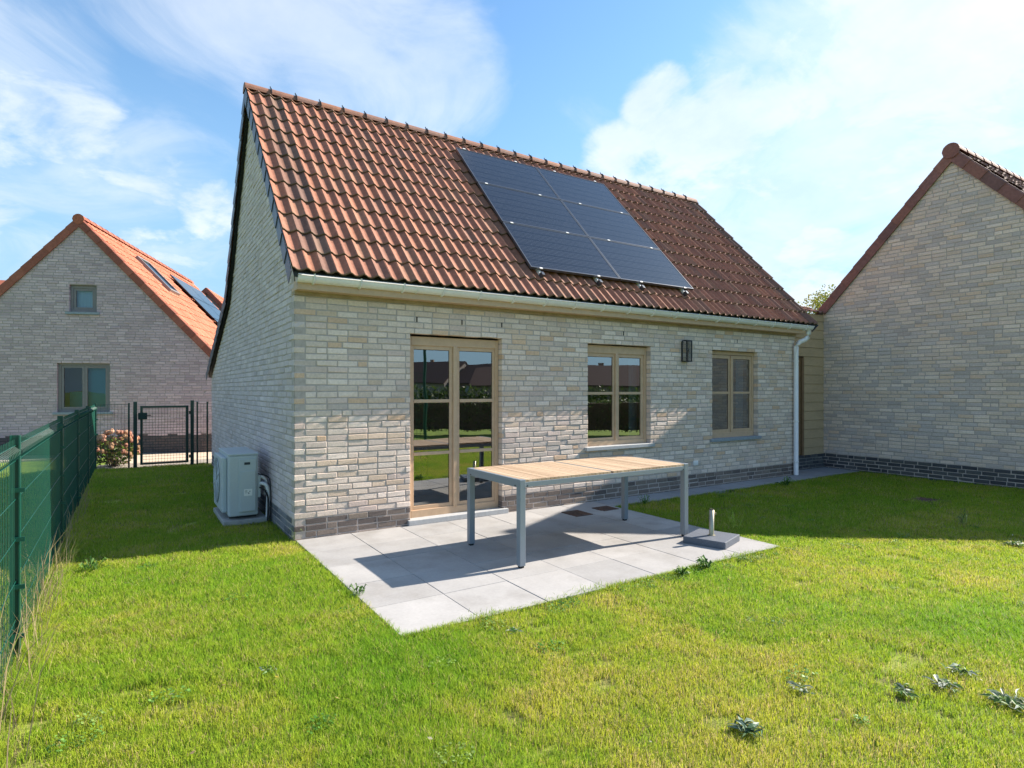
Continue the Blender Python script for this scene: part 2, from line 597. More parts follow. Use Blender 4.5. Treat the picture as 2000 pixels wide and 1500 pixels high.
def brick_wall(org, U, N, u0, u1, z0, z1, holes=(), region=(), pal=PALE, plinth=PLINTH, plinth_z=.22, depth=.10,
               corner=None, blen=.212, proud=.004, T=None, L0=-.034):
    """bricks laid one by one in wild bond on a mortar bed; returns (brick MB, mortar MB)"""
    org, U, N = Vector(org), Vector(U), Vector(N)
    Z = Vector((0, 0, 1))
    mb, mo = MB(T), MB(T)

    def W(u, z, d): return org + U * u + Z * z + N * d
    row = 0
    z = L0
    while z < z1:
        za, zb = z + .006, z + PITCH - .005
        if za < z0: za = z0
        a = u0
        if corner == 'start' and row % 2: a = u0 + .11
        u = a - (random.choice((0, .5, .25, .75)) * blen if corner is None else 0)
        first = True
        while u < u1:
            r = random.random()
            L = blen * (.5 if r < .12 else (.72 if r < .17 else 1.0))
            if first and corner is not None and row % 2 == 0: L = blen * .5 if row % 4 else blen
            if u + L > u1 - .05: L = u1 - u
            ua, ub = max(u, a) + .005, min(u + L, u1) - .005
            if first and corner is not None: ua = a
            first = False
            segs = [(ua, ub)]
            zm = (za + zb) / 2
            for (h0, h1, g0, g1) in holes:
                if g0 < zm < g1:
                    ns = []
                    for (s0, s1) in segs:
                        if s1 <= h0 or s0 >= h1: ns.append((s0, s1))
                        else:
                            if s0 < h0: ns.append((s0, h0))
                            if s1 > h1: ns.append((h1, s1))
                    segs = ns
            for (s0, s1) in segs:
                if s1 - s0 < .012: continue
                jz = random.uniform(-.0015, .0015)
                q1, q2, q3, q4 = [random.uniform(-.0022, .0022) for _ in range(4)]
                i0 = 0 if s0 in ([h[1] for h in holes] + [a]) else random.uniform(0, .003)
                i1 = 0 if s1 in ([h[0] for h in holes] + [u1]) else random.uniform(0, .003)
                poly = [(s0 + i0, za + jz + q1), (s1 - i1, za + jz + q2), (s1 - i1 * .5, zb + jz + q3), (s0 + i0 * .5, zb + jz + q4)]
                poly = clip_poly(poly, region) if region else poly
                if len(poly) < 3: continue
                n = len(poly)
                cu = sum(p[0] for p in poly) / n; cz = sum(p[1] for p in poly) / n
                col = pick(plinth if cz < plinth_z else pal)
                pr = proud + random.uniform(-.0035, .0035)
                e = .0045
                V = [W(p[0], p[1], -depth) for p in poly] + [W(p[0], p[1], pr - .004) for p in poly]
                V += [W(p[0] + (e if p[0] < cu else -e), p[1] + (e if p[1] < cz else -e), pr + random.uniform(-.0022, .0022)) for p in poly]
                F = [(i, (i + 1) % n, n + (i + 1) % n, n + i) for i in range(n)] + \
                    [(n + i, n + (i + 1) % n, 2 * n + (i + 1) % n, 2 * n + i) for i in range(n)] + [tuple(range(2 * n, 3 * n))]
                mb.add(V, F, col)
            u += L
        row += 1
        z += PITCH
    # mortar bed, split around the openings (vertical strips)
    holes = [(h0 - .004, h1 + .004, g0 - .004, g1 + .004) for (h0, h1, g0, g1) in holes]
    m0, m1 = u0 + .008, u1 - .008
    us = sorted(set([m0, m1] + [h for H in holes for h in H[:2]]))
    for a, b in zip(us[:-1], us[1:]):
        spans = [(z0, z1)]
        for (h0, h1, g0, g1) in holes:
            if a >= h0 - 1e-6 and b <= h1 + 1e-6:
                ns = []
                for (s0, s1) in spans:
                    if g0 > s0: ns.append((s0, min(g0, s1)))
                    if g1 < s1: ns.append((max(g1, s0), s1))
                spans = ns
        for (s0, s1) in spans:
            poly = [(a, s0), (b, s0), (b, s1), (a, s1)]
            poly = clip_poly(poly, region) if region else poly
            if len(poly) >= 3:
                ins = .002 if depth > .05 else 0
                mo.prism([W(p[0], p[1], -depth + ins) for p in poly], N * (depth - .001 - ins))
    return mb, mo


# ------------------------------------------------------------------ roof tiles
BROWN = [((.300, .127, .080), 5), ((.282, .121, .078), 4), ((.322, .134, .079), 3), ((.245, .117, .080), 1.4), ((.288, .139, .088), 2)]
PURPLE = [((.22, .10, .085), 4), ((.25, .11, .085), 3), ((.18, .09, .08), 2)]
ORANGE = [((.45, .155, .088), 4), ((.47, .17, .098), 4), ((.41, .14, .078), 2)]


def tiles(mb, org, U, V, width, length, pitch, gauge, pal, amp=.032, nseg=8, overlap=.05, lift=.021, thick=.014, moss=True,
          dark_cols=()):
    org, U, V = Vector(org), Vector(U).normalized(), Vector(V).normalized()
    N = U.cross(V).normalized()
    if N.z < 0: N = -N
    nc = int(round(width / pitch)); pitch = width / nc
    nr = int(math.ceil(length / gauge))
    prof = [(k / nseg, amp * ((.5 + .5 * math.cos(2 * math.pi * (k / nseg - .0))) ** 1.5)) for k in range(nseg + 1)]
    for r in range(nr):
        v0 = r * gauge
        v1 = min(v0 + gauge + overlap, length)
        for c in range(nc):
            col = pick(pal)
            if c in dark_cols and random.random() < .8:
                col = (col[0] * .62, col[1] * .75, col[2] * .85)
            du = random.uniform(-.003, .003); dv = random.uniform(-.006, .006); dn = random.uniform(-.002, .002)
            P = []
            for (vv, nn) in ((v0 + dv, lift), (v0 + dv + .02, lift), (v1, 0.0)):
                for (t, h) in prof:
                    P.append(org + U * (c * pitch + t * pitch * 1.03 + du) + V * vv + N * (h + nn + dn))
            for (t, h) in prof:
                P.append(org + U * (c * pitch + t * pitch * 1.03 + du) + V * (v0 + dv + .003) + N * (h + lift + dn - thick))
            m = nseg + 1
            F = [(j * m + k, j * m + k + 1, (j + 1) * m + k + 1, (j + 1) * m + k) for j in (1,) for k in range(nseg)]
            mb.add(P, F, col)
            n0 = len(mb.v) - len(P)
            edge = (col[0] * .55 + .01, col[1] * .75 + .012, col[2] * .7) if moss else col
            for k in range(nseg):
                mb.f.append((n0 + k, n0 + k + 1, n0 + m + k + 1, n0 + m + k)); mb.c.append(tuple(.5 * (a + b) for a, b in zip(col, edge)))
            for k in range(nseg):
                mb.f.append((n0 + 3 * m + k, n0 + 3 * m + k + 1, n0 + k + 1, n0 + k)); mb.c.append((.11, .075, .045) if moss else tuple(.6 * a for a in col))
    return mb


def verge_tiles(mb, p0, p1, out, down, n, hgt=.16, wid=.12, pal=PURPLE, step=.012):
    """capping tiles laid up a rake from p0 to p1; out = away from the gable face, down = perpendicular in the gable plane"""
    p0, p1, out, down = Vector(p0), Vector(p1), Vector(out).normalized(), Vector(down).normalized()
    d = (p1 - p0); L = d.length / n; d.normalize()
    for i in range(n):
        a = p0 + d * (i * L - .02); b = p0 + d * ((i + 1) * L + .01)
        col = pick(pal)
        s0, s1 = step, 0
        e = .018
        A = [a - down * (s0), a - down * (s0) + out * (wid - e), a + down * (e - s0) + out * (wid + s0), a + down * hgt + out * (wid + s0), a + down * hgt + out * (wid - .02), a + out * 0 + down * .03]
        B = [b - down * (s1), b - down * (s1) + out * (wid - e), b + down * (e - s1) + out * (wid + s1), b + down * hgt + out * (wid + s1), b + down * hgt + out * (wid - .02), b + out * 0 + down * .03]
        m = len(A)
        mb.add(A + B, [(k, (k + 1) % m, m + (k + 1) % m, m + k) for k in range(m)] + [tuple(range(m)), tuple(range(2 * m - 1, m - 1, -1))], col)


def half_round(mb, a, b, r, sag=.0, col=(1, 1, 1), n=10, up=(0, 0, 1), side=None, th=.012):
    a, b = Vector(a), Vector(b)
    t = (b - a).normalized(); upv = Vector(up); s = t.cross(upv).normalized()
    V = []
    for p, rr in ((a, r[0]), (b, r[1])):
        for q in (rr, rr - th):
            for k in range(n + 1):
                an = math.pi * k / n
                V.append(p + s * math.cos(an) * q + upv * math.sin(an) * q)
    m = n + 1
    F = [(k, k + 1, 2 * m + k + 1, 2 * m + k) for k in range(n)] + [(m + k, 3 * m + k, 3 * m + k + 1, m + k + 1) for k in range(n)]
    F += [(k, m + k, m + k + 1, k + 1) for k in range(n)] + [(2 * m + k, 2 * m + k + 1, 3 * m + k + 1, 3 * m + k) for k in range(n)]
    F += [(0, 2 * m, 3 * m, m), (n, m + n, 3 * m + n, 2 * m + n)]
    mb.add(V, F, col)


# ================================================================== SETTING
g = MB()
g.add([(-250, -250, -.03), (250, -250, -.03), (250, 250, -.03), (-250, 250, -.03)], [(0, 1, 2, 3)])
tag(g.build('ground', 'far_ground'), 'wide meadow ground stretching away around the houses', 'ground', kind='structure')
g = MB()
nx, ny = 60, 60
xs = np.linspace(-4.5, 9.9, nx); ys = np.linspace(-8.5, 7.6, ny)
V = [(x, y, -.012 + .010 * (vnoise(x, y, .9, 3) - .5)) for y in ys for x in xs]
g.add(V, [(j * nx + i, j * nx + i + 1, (j + 1) * nx + i + 1, (j + 1) * nx + i) for j in range(ny - 1) for i in range(nx - 1)])
tag(g.build('lawn_soil', 'soil', smooth=True), 'mossy earth under the lawn', 'ground', kind='structure')

# patio of square slabs, and the path
def pavers(x0, x1, y0, y1, nx_, ny_, name, label, cols, zt=.018):
    p = MB()
    dx = (x1 - x0) / nx_; dy = (y1 - y0) / ny_
    for i in range(nx_):
        for j in range(ny_):
            c = random.choice(cols); k = random.uniform(.93, 1.06)
            t = zt + random.uniform(-.002, .002)
            g_ = .0022
            a, b, c0, d = x0 + i * dx + g_, x0 + (i + 1) * dx - g_, y0 + j * dy + g_, y0 + (j + 1) * dy - g_
            e = .002
            p.add([(a, c0, -.04), (b, c0, -.04), (b, d, -.04), (a, d, -.04), (a, c0, t - e), (b, c0, t - e), (b, d, t - e), (a, d, t - e),
                   (a + e, c0 + e, t), (b - e, c0 + e, t), (b - e, d - e, t), (a + e, d - e, t)],
                  [(0, 1, 5, 4), (1, 2, 6, 5), (2, 3, 7, 6), (3, 0, 4, 7), (4, 5, 9, 8), (5, 6, 10, 9), (6, 7, 11, 10), (7, 4, 8, 11), (8, 9, 10, 11)],
                  (c[0] * k, c[1] * k, c[2] * k))
    o = p.build(name, 'paver')
    tag(o, label, 'paving', kind='structure')
    b_ = MB(); b_.box(x0 + .004, x1 - .004, y0 + .004, y1 - .004, -.05, zt - .005)
    tag(b_.build(name + '_bed', 'mortar_dark'), 'dark jointing sand under the ' + label, 'paving', kind='structure')


GREYS = [(.345, .337, .333), (.332, .325, .322), (.358, .349, .344), (.322, .317, .316)]
pavers(.012, .012 + 7 * .545, -2.715, -.012, 7, 5, 'patio', 'light grey square paving slabs of the patio', GREYS)
pavers(.012 + 7 * .545 + .004, 8.44, -.42, -.012, 8, 1, 'path', 'grey paved path along the foot of the wall', [(.30, .31, .33), (.28, .29, .31)], .016)
pavers(8.444, 9.886, -.36, .292, 2, 1, 'path', 'grey paved path corner before the tan cladding', [(.27, .28, .30), (.28, .29, .31)], .015)
g = MB(); g.box(-1.9, 1.2, 7.55, 8.35, -.05, -.004)
tag(g.build('gravel_strip', 'gravel'), 'gravel strip behind the mesh fence', 'gravel', kind='structure')
g = MB(); g.box(-1.75, 9, 8.35, 10.15, -.05, -.002)
tag(g.build('sandy_path', 'sand_path'), 'sunlit sandy path behind the garden gate', 'path', kind='structure')
g = MB(); g.box(-7, 9, 10.15, 11.6, -.05, .002)
tag(g.build('gravel_border', 'gravel'), 'gravel border at the foot of the neighbouring house', 'gravel', kind='structure')

# ================================================================== MAIN HOUSE
W_, D_ = 8.44, 7.0
TS = math.tan(R(47.04))
RIDGE = (2.449, 5.502)
EAVE = (-.234, 2.621)
BEND = (4.42, 2.98)
REAR = (7.17, 1.80)
house = empty('brick_house', (0, 0, 0), 'pale brick house with brown pantile roof and tan joinery behind the patio', 'house')

DOOR = (1.222, 2.405, -.05, 2.117)
WIN1 = (3.743, 4.905, .725, 2.117)
WIN2 = (6.246, 7.392, .725, 2.117)
for H in (WIN1, WIN2): pass
mb, mo = brick_wall((0, 0, 0), (1, 0, 0), (0, -1, 0), 0, W_, -.03, 2.436, [DOOR, WIN1, WIN2], corner='start')
wall = mb.build('front_wall', 'brick', house)
mo.build('mortar', 'mortar', wall)
# gable wall
sl2 = (RIDGE[1] - BEND[1]) / (BEND[0] - RIDGE[0]); sl3 = (BEND[1] - REAR[1]) / (REAR[0] - BEND[0])
off = .13
c1 = EAVE[1] - off - EAVE[0] * TS
region = [(-TS, 1, c1), (sl2, 1, RIDGE[1] - off + RIDGE[0] * sl2)]
# the kicked rear part: two walls regions
mbA, moA = brick_wall((0, 0, 0), (0, 1, 0), (-1, 0, 0), 0.0, BEND[0], -.03, 5.4, region=region, pal=BLUEP, plinth=PLG, plinth_z=.22, corner='start')
mbB, moB = brick_wall((0, 0, 0), (0, 1, 0), (-1, 0, 0), BEND[0] + .008, D_, -.03, 3.1, region=[(sl3, 1, BEND[1] - off + BEND[0] * sl3)], pal=BLUEP, plinth=PLG, plinth_z=.22)
n = len(mbA.v)
mbA.v += mbB.v; mbA.f += [tuple(i + n for i in f) for f in mbB.f]; mbA.c += mbB.c
n = len(moA.v)
moA.v += moB.v; moA.f += [tuple(i + n for i in f) for f in moB.f]; moA.c += moB.c
# shift inner corner clear of the front wall's bricks
gw = mbA.build('gable_wall', 'brick', house)
moA.build('mortar', 'mortar', gw)
# far gable and rear wall: plain inner shell (keeps the rooms dark)
sh = MB()
sh.prism([(W_ - .10, .10, 0), (W_ - .10, D_, 0), (W_ - .10, D_, REAR[1] - .05), (W_ - .10, BEND[0], BEND[1] - .14), (W_ - .10, RIDGE[0], RIDGE[1] - .16), (W_ - .10, .10, 2.62)], (.10, 0, 0))
sh.box(.10, W_ - .10, D_ - .1, D_, 0, 1.78)
sh.build('rear_wall', 'mortar', house)
it = MB()
it.box(.102, W_ - .102, .112, D_ - .102, -.02, .03)
it.build('interior_floor', 'interior_floor', house)
it = MB()
it.box(.102, W_ - .102, .112, 5.0, 2.45, 2.50)
it.box(.102, W_ - .102, 4.9, 4.98, .03, 2.45)
it.box(3.0, 3.08, .125, 4.9, .03, 2.45)
it.box(5.9, 5.98, .125, 4.9, .03, 2.45)
it.build('interior_partition', 'interior', house)
# weep holes over the openings
for (x, z) in ((1.30, 2.275), (1.86, 2.278), (2.40, 2.278), (4.38, 2.28), (6.85, 2.28)):
    h = MB(); h.box(x - .006, x + .006, -.0085, -.003, z - .028, z + .028)
    h.build('weep_hole', 'black', house)

# ---- roof
roof = MB()
slope = math.atan2(RIDGE[1] - EAVE[1], RIDGE[0] - EAVE[0])
Vv = (0, math.cos(slope), math.sin(slope))
LEN = math.hypot(RIDGE[0] - EAVE[0], RIDGE[1] - EAVE[1])
X0, X1 = -.075, 8.70
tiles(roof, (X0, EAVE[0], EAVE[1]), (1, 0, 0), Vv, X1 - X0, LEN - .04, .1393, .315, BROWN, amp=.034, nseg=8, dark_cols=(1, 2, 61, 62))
# rear slopes
L2 = math.hypot(BEND[0] - RIDGE[0], BEND[1] - RIDGE[1]); L3 = math.hypot(REAR[0] - BEND[0], REAR[1] - BEND[1])
tiles(roof, (X0, REAR[0], REAR[1]), (1, 0, 0), (0, BEND[0] - REAR[0], BEND[1] - REAR[1]), X1 - X0, L3, .1393, .315, BROWN, amp=.03, nseg=4)
tiles(roof, (X0, BEND[0], BEND[1]), (1, 0, 0), (0, RIDGE[0] - BEND[0], RIDGE[1] - BEND[1]), X1 - X0, L2 - .04, .1393, .315, BROWN, amp=.03, nseg=4)
rf = roof.build('roof', 'tile', house, smooth=False)
for p in rf.data.polygons: p.use_smooth = True
ud = MB()
for (a, b) in (((EAVE[0] + .03, EAVE[1] + .005), (RIDGE[0], RIDGE[1] - .03)), ((REAR[0] - .03, REAR[1] - .01), (BEND[0], BEND[1] - .03)), ((BEND[0], BEND[1] - .03), (RIDGE[0], RIDGE[1] - .03))):
    dn_ = .05
    ud.prism([(X0 + .03, a[0], a[1]), (X0 + .03, b[0], b[1]), (X0 + .03, b[0], b[1] - dn_), (X0 + .03, a[0], a[1] - dn_)], (X1 - X0 - .06, 0, 0))
ud.build('roof_underlay', 'ac_dark', rf)
# ridge caps with clips
rc = MB(); cl = MB()
nrc = 27
Lr = (X1 - X0 + .02) / nrc
for i in range(nrc):
    a = X0 - .015 + i * Lr
    half_round(rc, (a, RIDGE[0], RIDGE[1] - .045), (a + Lr + .02, RIDGE[0], RIDGE[1] - .045), (.106, .098), col=pick([((.27, .13, .09), 3), ((.31, .14, .085), 2), ((.24, .13, .10), 2)]), n=10)
rc.add([(X0 - .016, RIDGE[0] + math.cos(k * math.pi / 8) * .104, RIDGE[1] - .045 + math.sin(k * math.pi / 8) * .104) for k in range(9)], [tuple(range(9))], (.27, .13, .09))
ridge = rc.build('ridge_cap', 'tile', house)
for i in range(1, nrc):
    a = X0 - .015 + i * Lr
    cl = MB()
    cl.box(a - .009, a + .009, RIDGE[0] - .118, RIDGE[0] - .106, RIDGE[1] - .06, RIDGE[1] + .02)
    cl.box(a - .009, a + .009, RIDGE[0] - .118, RIDGE[0] - .02, RIDGE[1] + .02, RIDGE[1] + .028 + .05)
    for k in range(1): pass
    cl = MB()
    cl.tube([(a, RIDGE[0] + math.cos(t) * .113, RIDGE[1] - .045 + math.sin(t) * .113) for t in (math.pi * .98, math.pi * .85, math.pi * .7, math.pi * .55)] + [(a, RIDGE[0] - .005, RIDGE[1] + .095)], .0075, 5)
    cl.build('ridge_clip', 'black_metal', ridge)
# verge slates (front and rear rakes of the near gable, front rake of the far one)
def slates(x, a, b, n_, name='verge_slate'):
    m_ = MB()
    a = Vector((x, a[0], a[1])); b = Vector((x, b[0], b[1]))
    d = (b - a); L = d.length / n_; d.normalize()
    perp = Vector((0, d.z, -d.y)) if d.y > 0 else Vector((0, -d.z, d.y))
    if perp.z > 0: perp = -perp
    for i in range(n_):
        p = a + d * (i * L - .03)
        q = a + d * ((i + 1) * L + .03)
        t0, t1 = -.016, -.004
        up_ = perp * -.028; dn2 = perp * .125
        P = [p + up_, q + up_, q + dn2, p + dn2]
        V = [v_ + Vector((t0, 0, 0)) for v_ in (P[0], P[3])] + [v_ + Vector((t1, 0, 0)) for v_ in (P[2], P[1])]
        m_.prism(V, (.008, 0, 0))
    return m_
s1 = slates(X0, EAVE, RIDGE, 13)
s2 = slates(X0, REAR, BEND, 10)
s3 = slates(X0, BEND, RIDGE, 10)
for s_, nm in ((s1, 'verge_slates'), (s2, 'verge_slates'), (s3, 'verge_slates')):
    s_.build(nm, 'slate', rf)
s4 = slates(X1 + .02, EAVE, RIDGE, 13); s4.build('verge_slates', 'slate', rf)
rs = MB()
for (a, b) in ((REAR, BEND), (BEND, RIDGE)):
    a3, b3 = Vector((X0, a[0], a[1])), Vector((X0, b[0], b[1]))
    d = b3 - a3; nn = 10; 
    up = Vector((0, d.z, -d.y)).normalized()
    if up.z < 0: up = -up
    for i in range(nn):
        p = a3 + d * (i / nn) + up * .022; q = a3 + d * ((i + 1.05) / nn) + up * .006
        rs.prism([p, q, q + up * .03, p + up * .03], (.16, 0, 0), pick(PURPLE))
rs.build('verge_tiles', 'tile', rf)

# ---- eaves: soffit, trim, gutter, downpipe
so_ = MB(); so_.box(-.002, W_ + .06, -.145, .10, 2.472, 2.565); so_.build('soffit', 'joinery', house, bevel=.004)
tr = MB(); tr.box(-.001, W_ + .002, -.024, .09, 2.437, 2.4715); tr.build('soffit_trim', 'trim', house)
gut = MB()
GY, GZ, GR = -.160, 2.602, .066
x0g, x1g = -.012, 8.66
nseg = 14
for (rr, flip) in ((GR, 0), (GR - .004, 1)):
    V = []
    for x in (x0g, x1g):
        for k in range(nseg + 1):
            an = math.pi + math.pi * k / nseg
            V.append((x, GY + math.cos(an) * rr, GZ + math.sin(an) * rr))
    m_ = nseg + 1
    gut.add(V, [(k, k + 1, m_ + k + 1, m_ + k) for k in range(nseg)])
for x in (x0g, x1g):
    gut.add([(x, GY + math.cos(math.pi + math.pi * k / nseg) * GR, GZ + math.sin(math.pi + math.pi * k / nseg) * GR) for k in range(nseg + 1)], [tuple(range(nseg + 1))])
gut.tube([(x0g, GY - GR - .003, GZ), (x1g, GY - GR - .003, GZ)], .0085, 8)
gutter = gut.build('gutter', 'zinc', house, smooth=True)
gutter.data.polygons.foreach_set('use_smooth', [True] * len(gutter.data.polygons))
for i in range(19):
    x = .14 + i * .4615
    if x > 8.6: break
    b_ = MB()
    b_.tube([(x, GY + math.cos(t) * (GR + .006), GZ + math.sin(t) * (GR + .006)) for t in [math.pi * (.93 + .1 * k) for k in range(10)]], .010, 6)
    b_.build('gutter_bracket', 'zinc', gutter, smooth=True)
for x in (1.22, 5.1):
    b_ = MB(); b_.tube([(x, GY + math.cos(t) * (GR + .003), GZ + math.sin(t) * (GR + .003)) for t in [math.pi * (.98 + .1 * k) for k in range(10)]], .004, 6)
    b_.build('gutter_seam', 'zinc', gutter)
dp = MB()
PXX = 8.385
dp.tube([(8.60, -.16, 2.545), (8.60, -.16, 2.47), (8.585, -.155, 2.42), (8.54, -.135, 2.375), (8.45, -.09, 2.335), (8.405, -.07, 2.30), (PXX, -.062, 2.25), (PXX, -.06, 2.1), (PXX, -.06, .02)], .040, 16)
dpo = dp.build('downpipe', 'zinc', house, smooth=True)
for z in (2.0, .95, .25):
    b_ = MB(); b_.tube([(PXX, -.06, z - .012), (PXX, -.06, z + .012)], .0445, 16); b_.box(PXX - .01, PXX + .01, -.03, 0, z - .01, z + .01)
    b_.build('pipe_clip', 'zinc', dpo)

# ---- joinery
def ring(mb, x0, x1, z0, z1, y0, y1, wl_, wr, wb, wt):
    mb.box(x0, x0 + wl_, y0, y1, z0, z1); mb.box(x1 - wr, x1, y0, y1, z0, z1)
    mb.box(x0 + wl_, x1 - wr, y0, y1, z0, z0 + wb); mb.box(x0 + wl_, x1 - wr, y0, y1, z1 - wt, z1)


def casement(name, open_, frame_l, leaves, bars, ztop, zbot, yf=.088, sill=None, wt=.05, wb=.06, gap=.002):
    x0, x1, z0, z1 = open_
    f = MB(); ring(f, x0 + .002, x1 - .002, max(z0, .045), z1 - gap, yf - .012, yf + .055, frame_l, .045, wb, wt)
    root = f.build(name, 'joinery', house, bevel=.004)
    for (a, b) in leaves:
        s_ = MB()
        ring(s_, a - .055, b + .055, zbot - .06, ztop + .055, yf + .004, yf + .046, .055, .055, .06, .055)
        lf = s_.build('casement_leaf', 'joinery', root, bevel=.003)
        for bz in bars:
            q = MB(); q.box(a, b, yf - .002, yf + .012, bz - .018, bz + .018); q.build('glazing_bar', 'joinery', lf, bevel=.002)
        q = MB()
        q.add([(a - .003, yf + .018, zbot - .003), (b + .003, yf + .018, zbot - .003), (b + .003, yf + .018, ztop + .003), (a - .003, yf + .018, ztop + .003)], [(0, 1, 2, 3)])
        q.build('pane', 'glass', lf)
        q = MB(); ring(q, a - .003, b + .003, zbot - .003, ztop + .003, yf + .0155, yf + .0175, .008, .008, .008, .008); q.build('pane_seal', 'black', lf)
    m_ = (leaves[0][1] + leaves[1][0]) / 2
    q = MB(); q.box(m_ - .024, m_ + .024, yf - .018, yf + .003, zbot - .05, ztop + .05); q.build('meeting_stile', 'joinery', root, bevel=.004)
    return root


d_ = casement('door', (1.222, 2.405, .045, 2.117), .045, [(1.305, 1.748), (1.878, 2.325)], [1.373, .78], 1.955, .20, wt=.10, wb=.11, gap=.020)
q = MB(); q.box(1.215, 2.415, .07, .1, 2.085, 2.113)
w1 = casement('window', WIN1, .045, [(3.812, 4.268), (4.385, 4.806)], [1.452], 1.952, .845, wt=.108, wb=.075, gap=.010)
w2 = casement('window', WIN2, .045, [(6.335, 6.760), (6.878, 7.308)], [1.452], 2.000, .868, wt=.055, wb=.09)
q = MB(); q.box(3.690, 4.955, -.045, .075, .690, .738); q.build('sill', 'stone', w1, bevel=.004)
q = MB(); q.box(6.180, 7.440, -.045, .075, .690, .738); q.build('sill', 'bluestone', w2, bevel=.004)
q = MB(); q.box(1.190, 2.470, -.050, .13, .018, .074); q.build('threshold', 'stone', d_, bevel=.004)
q = MB(); q.tube([(1.79, .06, 1.02), (1.79, .045, 1.02), (1.79, .042, .97), (1.79, .042, .90)], .008, 8)
# curtains / blinds inside
q = MB()
for i in range(14):
    x = 4.70 + .012 * i
    q.box(x, x + .010, .22 + .01 * (i % 2), .235 + .01 * (i % 2), .8, 2.1)
q.build('curtain', 'curtain', w1)
q = MB()
for i in range(16):
    x = 7.13 + .012 * i
    q.box(x, x + .010, .22 + .01 * (i % 2), .235 + .01 * (i % 2), .8, 2.1)
q.build('curtain', 'curtain', w2)

# tap box on the wall
q = MB(); q.box(5.80, 5.90, -.022, -.004, .355, .425); q.box(5.815, 5.885, -.028, -.022, .37, .41)
o = q.build('outdoor_socket', 'zinc', bevel=.004)
tag(o, 'small pale flush socket cover low on the shaded brick wall', 'socket')

# ---- wall lamp
lamp = empty('wall_lantern', (5.60, 0, 1.90), 'black rectangular glass wall lantern mounted between the two windows', 'wall lamp')
LX0, LX1, LY0, LZ0, LZ1 = 5.540, 5.664, -.108, 1.915, 2.235
q = MB(); q.box(5.542, 5.640, -.016, -.003, LZ0 + .01, LZ1 - .02); q.build('back_plate', 'black_metal', lamp)
q = MB(); q.box(LX0, LX1, LY0, -.016, LZ1 - .016, LZ1); q.build('lamp_top', 'black_metal', lamp, bevel=.002)
q = MB()
for x in (LX0, LX1 - .012):
    for y in (LY0, -.028):
        q.box(x, x + .012, y, y + .012, LZ0, LZ1 - .016)
q.box(LX0 + .012, LX1 - .012, LY0, LY0 + .012, LZ0, LZ0 + .012); q.box(LX0 + .012, LX1 - .012, -.028, -.016, LZ0, LZ0 + .012)
q.box(LX0, LX0 + .012, LY0 + .012, -.028, LZ0, LZ0 + .012); q.box(LX1 - .012, LX1, LY0 + .012, -.028, LZ0, LZ0 + .012)
q.build('lamp_frame', 'black_metal', lamp)
q = MB()
q.add([(LX0 + .012, LY0 + .006, LZ0 + .012), (LX1 - .012, LY0 + .006, LZ0 + .012), (LX1 - .012, LY0 + .006, LZ1 - .016), (LX0 + .012, LY0 + .006, LZ1 - .016)], [(0, 1, 2, 3)])
for x in (LX0 + .006, LX1 - .006):
    q.add([(x, LY0 + .012, LZ0 + .012), (x, -.028, LZ0 + .012), (x, -.028, LZ1 - .016), (x, LY0 + .012, LZ1 - .016)], [(0, 1, 2, 3)])
q.build('lamp_glass', 'glass2', lamp)
q = MB(); q.tube([(5.60, -.06, 2.215), (5.60, -.06, 2.13)], .018, 10); q.build('lamp_holder', 'black_metal', lamp)
q = MB(); q.ball((5.60, -.06, 2.09), .034, 12, 8); q.build('bulb', 'glass2', lamp, smooth=True)

# ================================================================== SOLAR PANELS
Vd = Vector(Vv); Nd = Vector((0, -math.sin(slope), math.cos(slope)))
E0 = Vector((0, EAVE[0], EAVE[1]))
def RP(x, up, off_): return Vector((x, 0, 0)) + E0 + Vd * up + Nd * off_
PX0, PX1, PU0, PU1, POF = 2.835, 5.835, .46, 3.455, .105
pw = (PX1 - PX0) / 2; ph = (PU1 - PU0) / 3
rowname = ['lowest', 'middle', 'top']; colname = ['left', 'right']
proto = None
for r_ in range(3):
    for c_ in range(2):
        o0 = RP(PX0 + c_ * pw, PU0 + r_ * ph, POF)
        lab = 'dark solar panel on the brown roof, %s row, %s column' % (rowname[r_], colname[c_])
        if proto is None:
            root = empty('solar_panel', o0, lab, 'solar panel', 'solar panels on the brown tiled roof')
            a, b, t = .006, .006, .034
            f = MB()
            wdt, hgt = pw - .012, ph - .016
            def P3(x, u, n_): return o0 + Vector((x, 0, 0)) + Vd * u + Nd * n_
            for (xa, xb, ua, ub) in ((0, wdt, 0, .014), (0, wdt, hgt - .014, hgt), (0, .014, .014, hgt - .014), (wdt - .014, wdt, .014, hgt - .014)):
                f.obox(P3((xa + xb) / 2, (ua + ub) / 2, -.017 + .002), ((1, 0, 0), Vd, Nd), ((xb - xa) / 2, (ub - ua) / 2, .017))
            f.build('panel_frame', 'panel_edge', root)
            s_ = MB()
            s_.obox(P3(wdt / 2, hgt / 2, -.006), ((1, 0, 0), Vd, Nd), ((wdt - .028) / 2, (hgt - .028) / 2, .004))
            g_ = s_.build('panel_glass', 'solar', root)
            uvl = g_.data.uv_layers.new(name='UV')
            for poly in g_.data.polygons:
                for li in poly.loop_indices:
                    co = g_.data.vertices[g_.data.loops[li].vertex_index].co
                    uvl.data[li].uv = (co.x / wdt, Vector(co).dot(Vd) / hgt)
            proto = root
        else:
            c = copy_tree(proto)
            c.location = o0
            c['label'] = lab
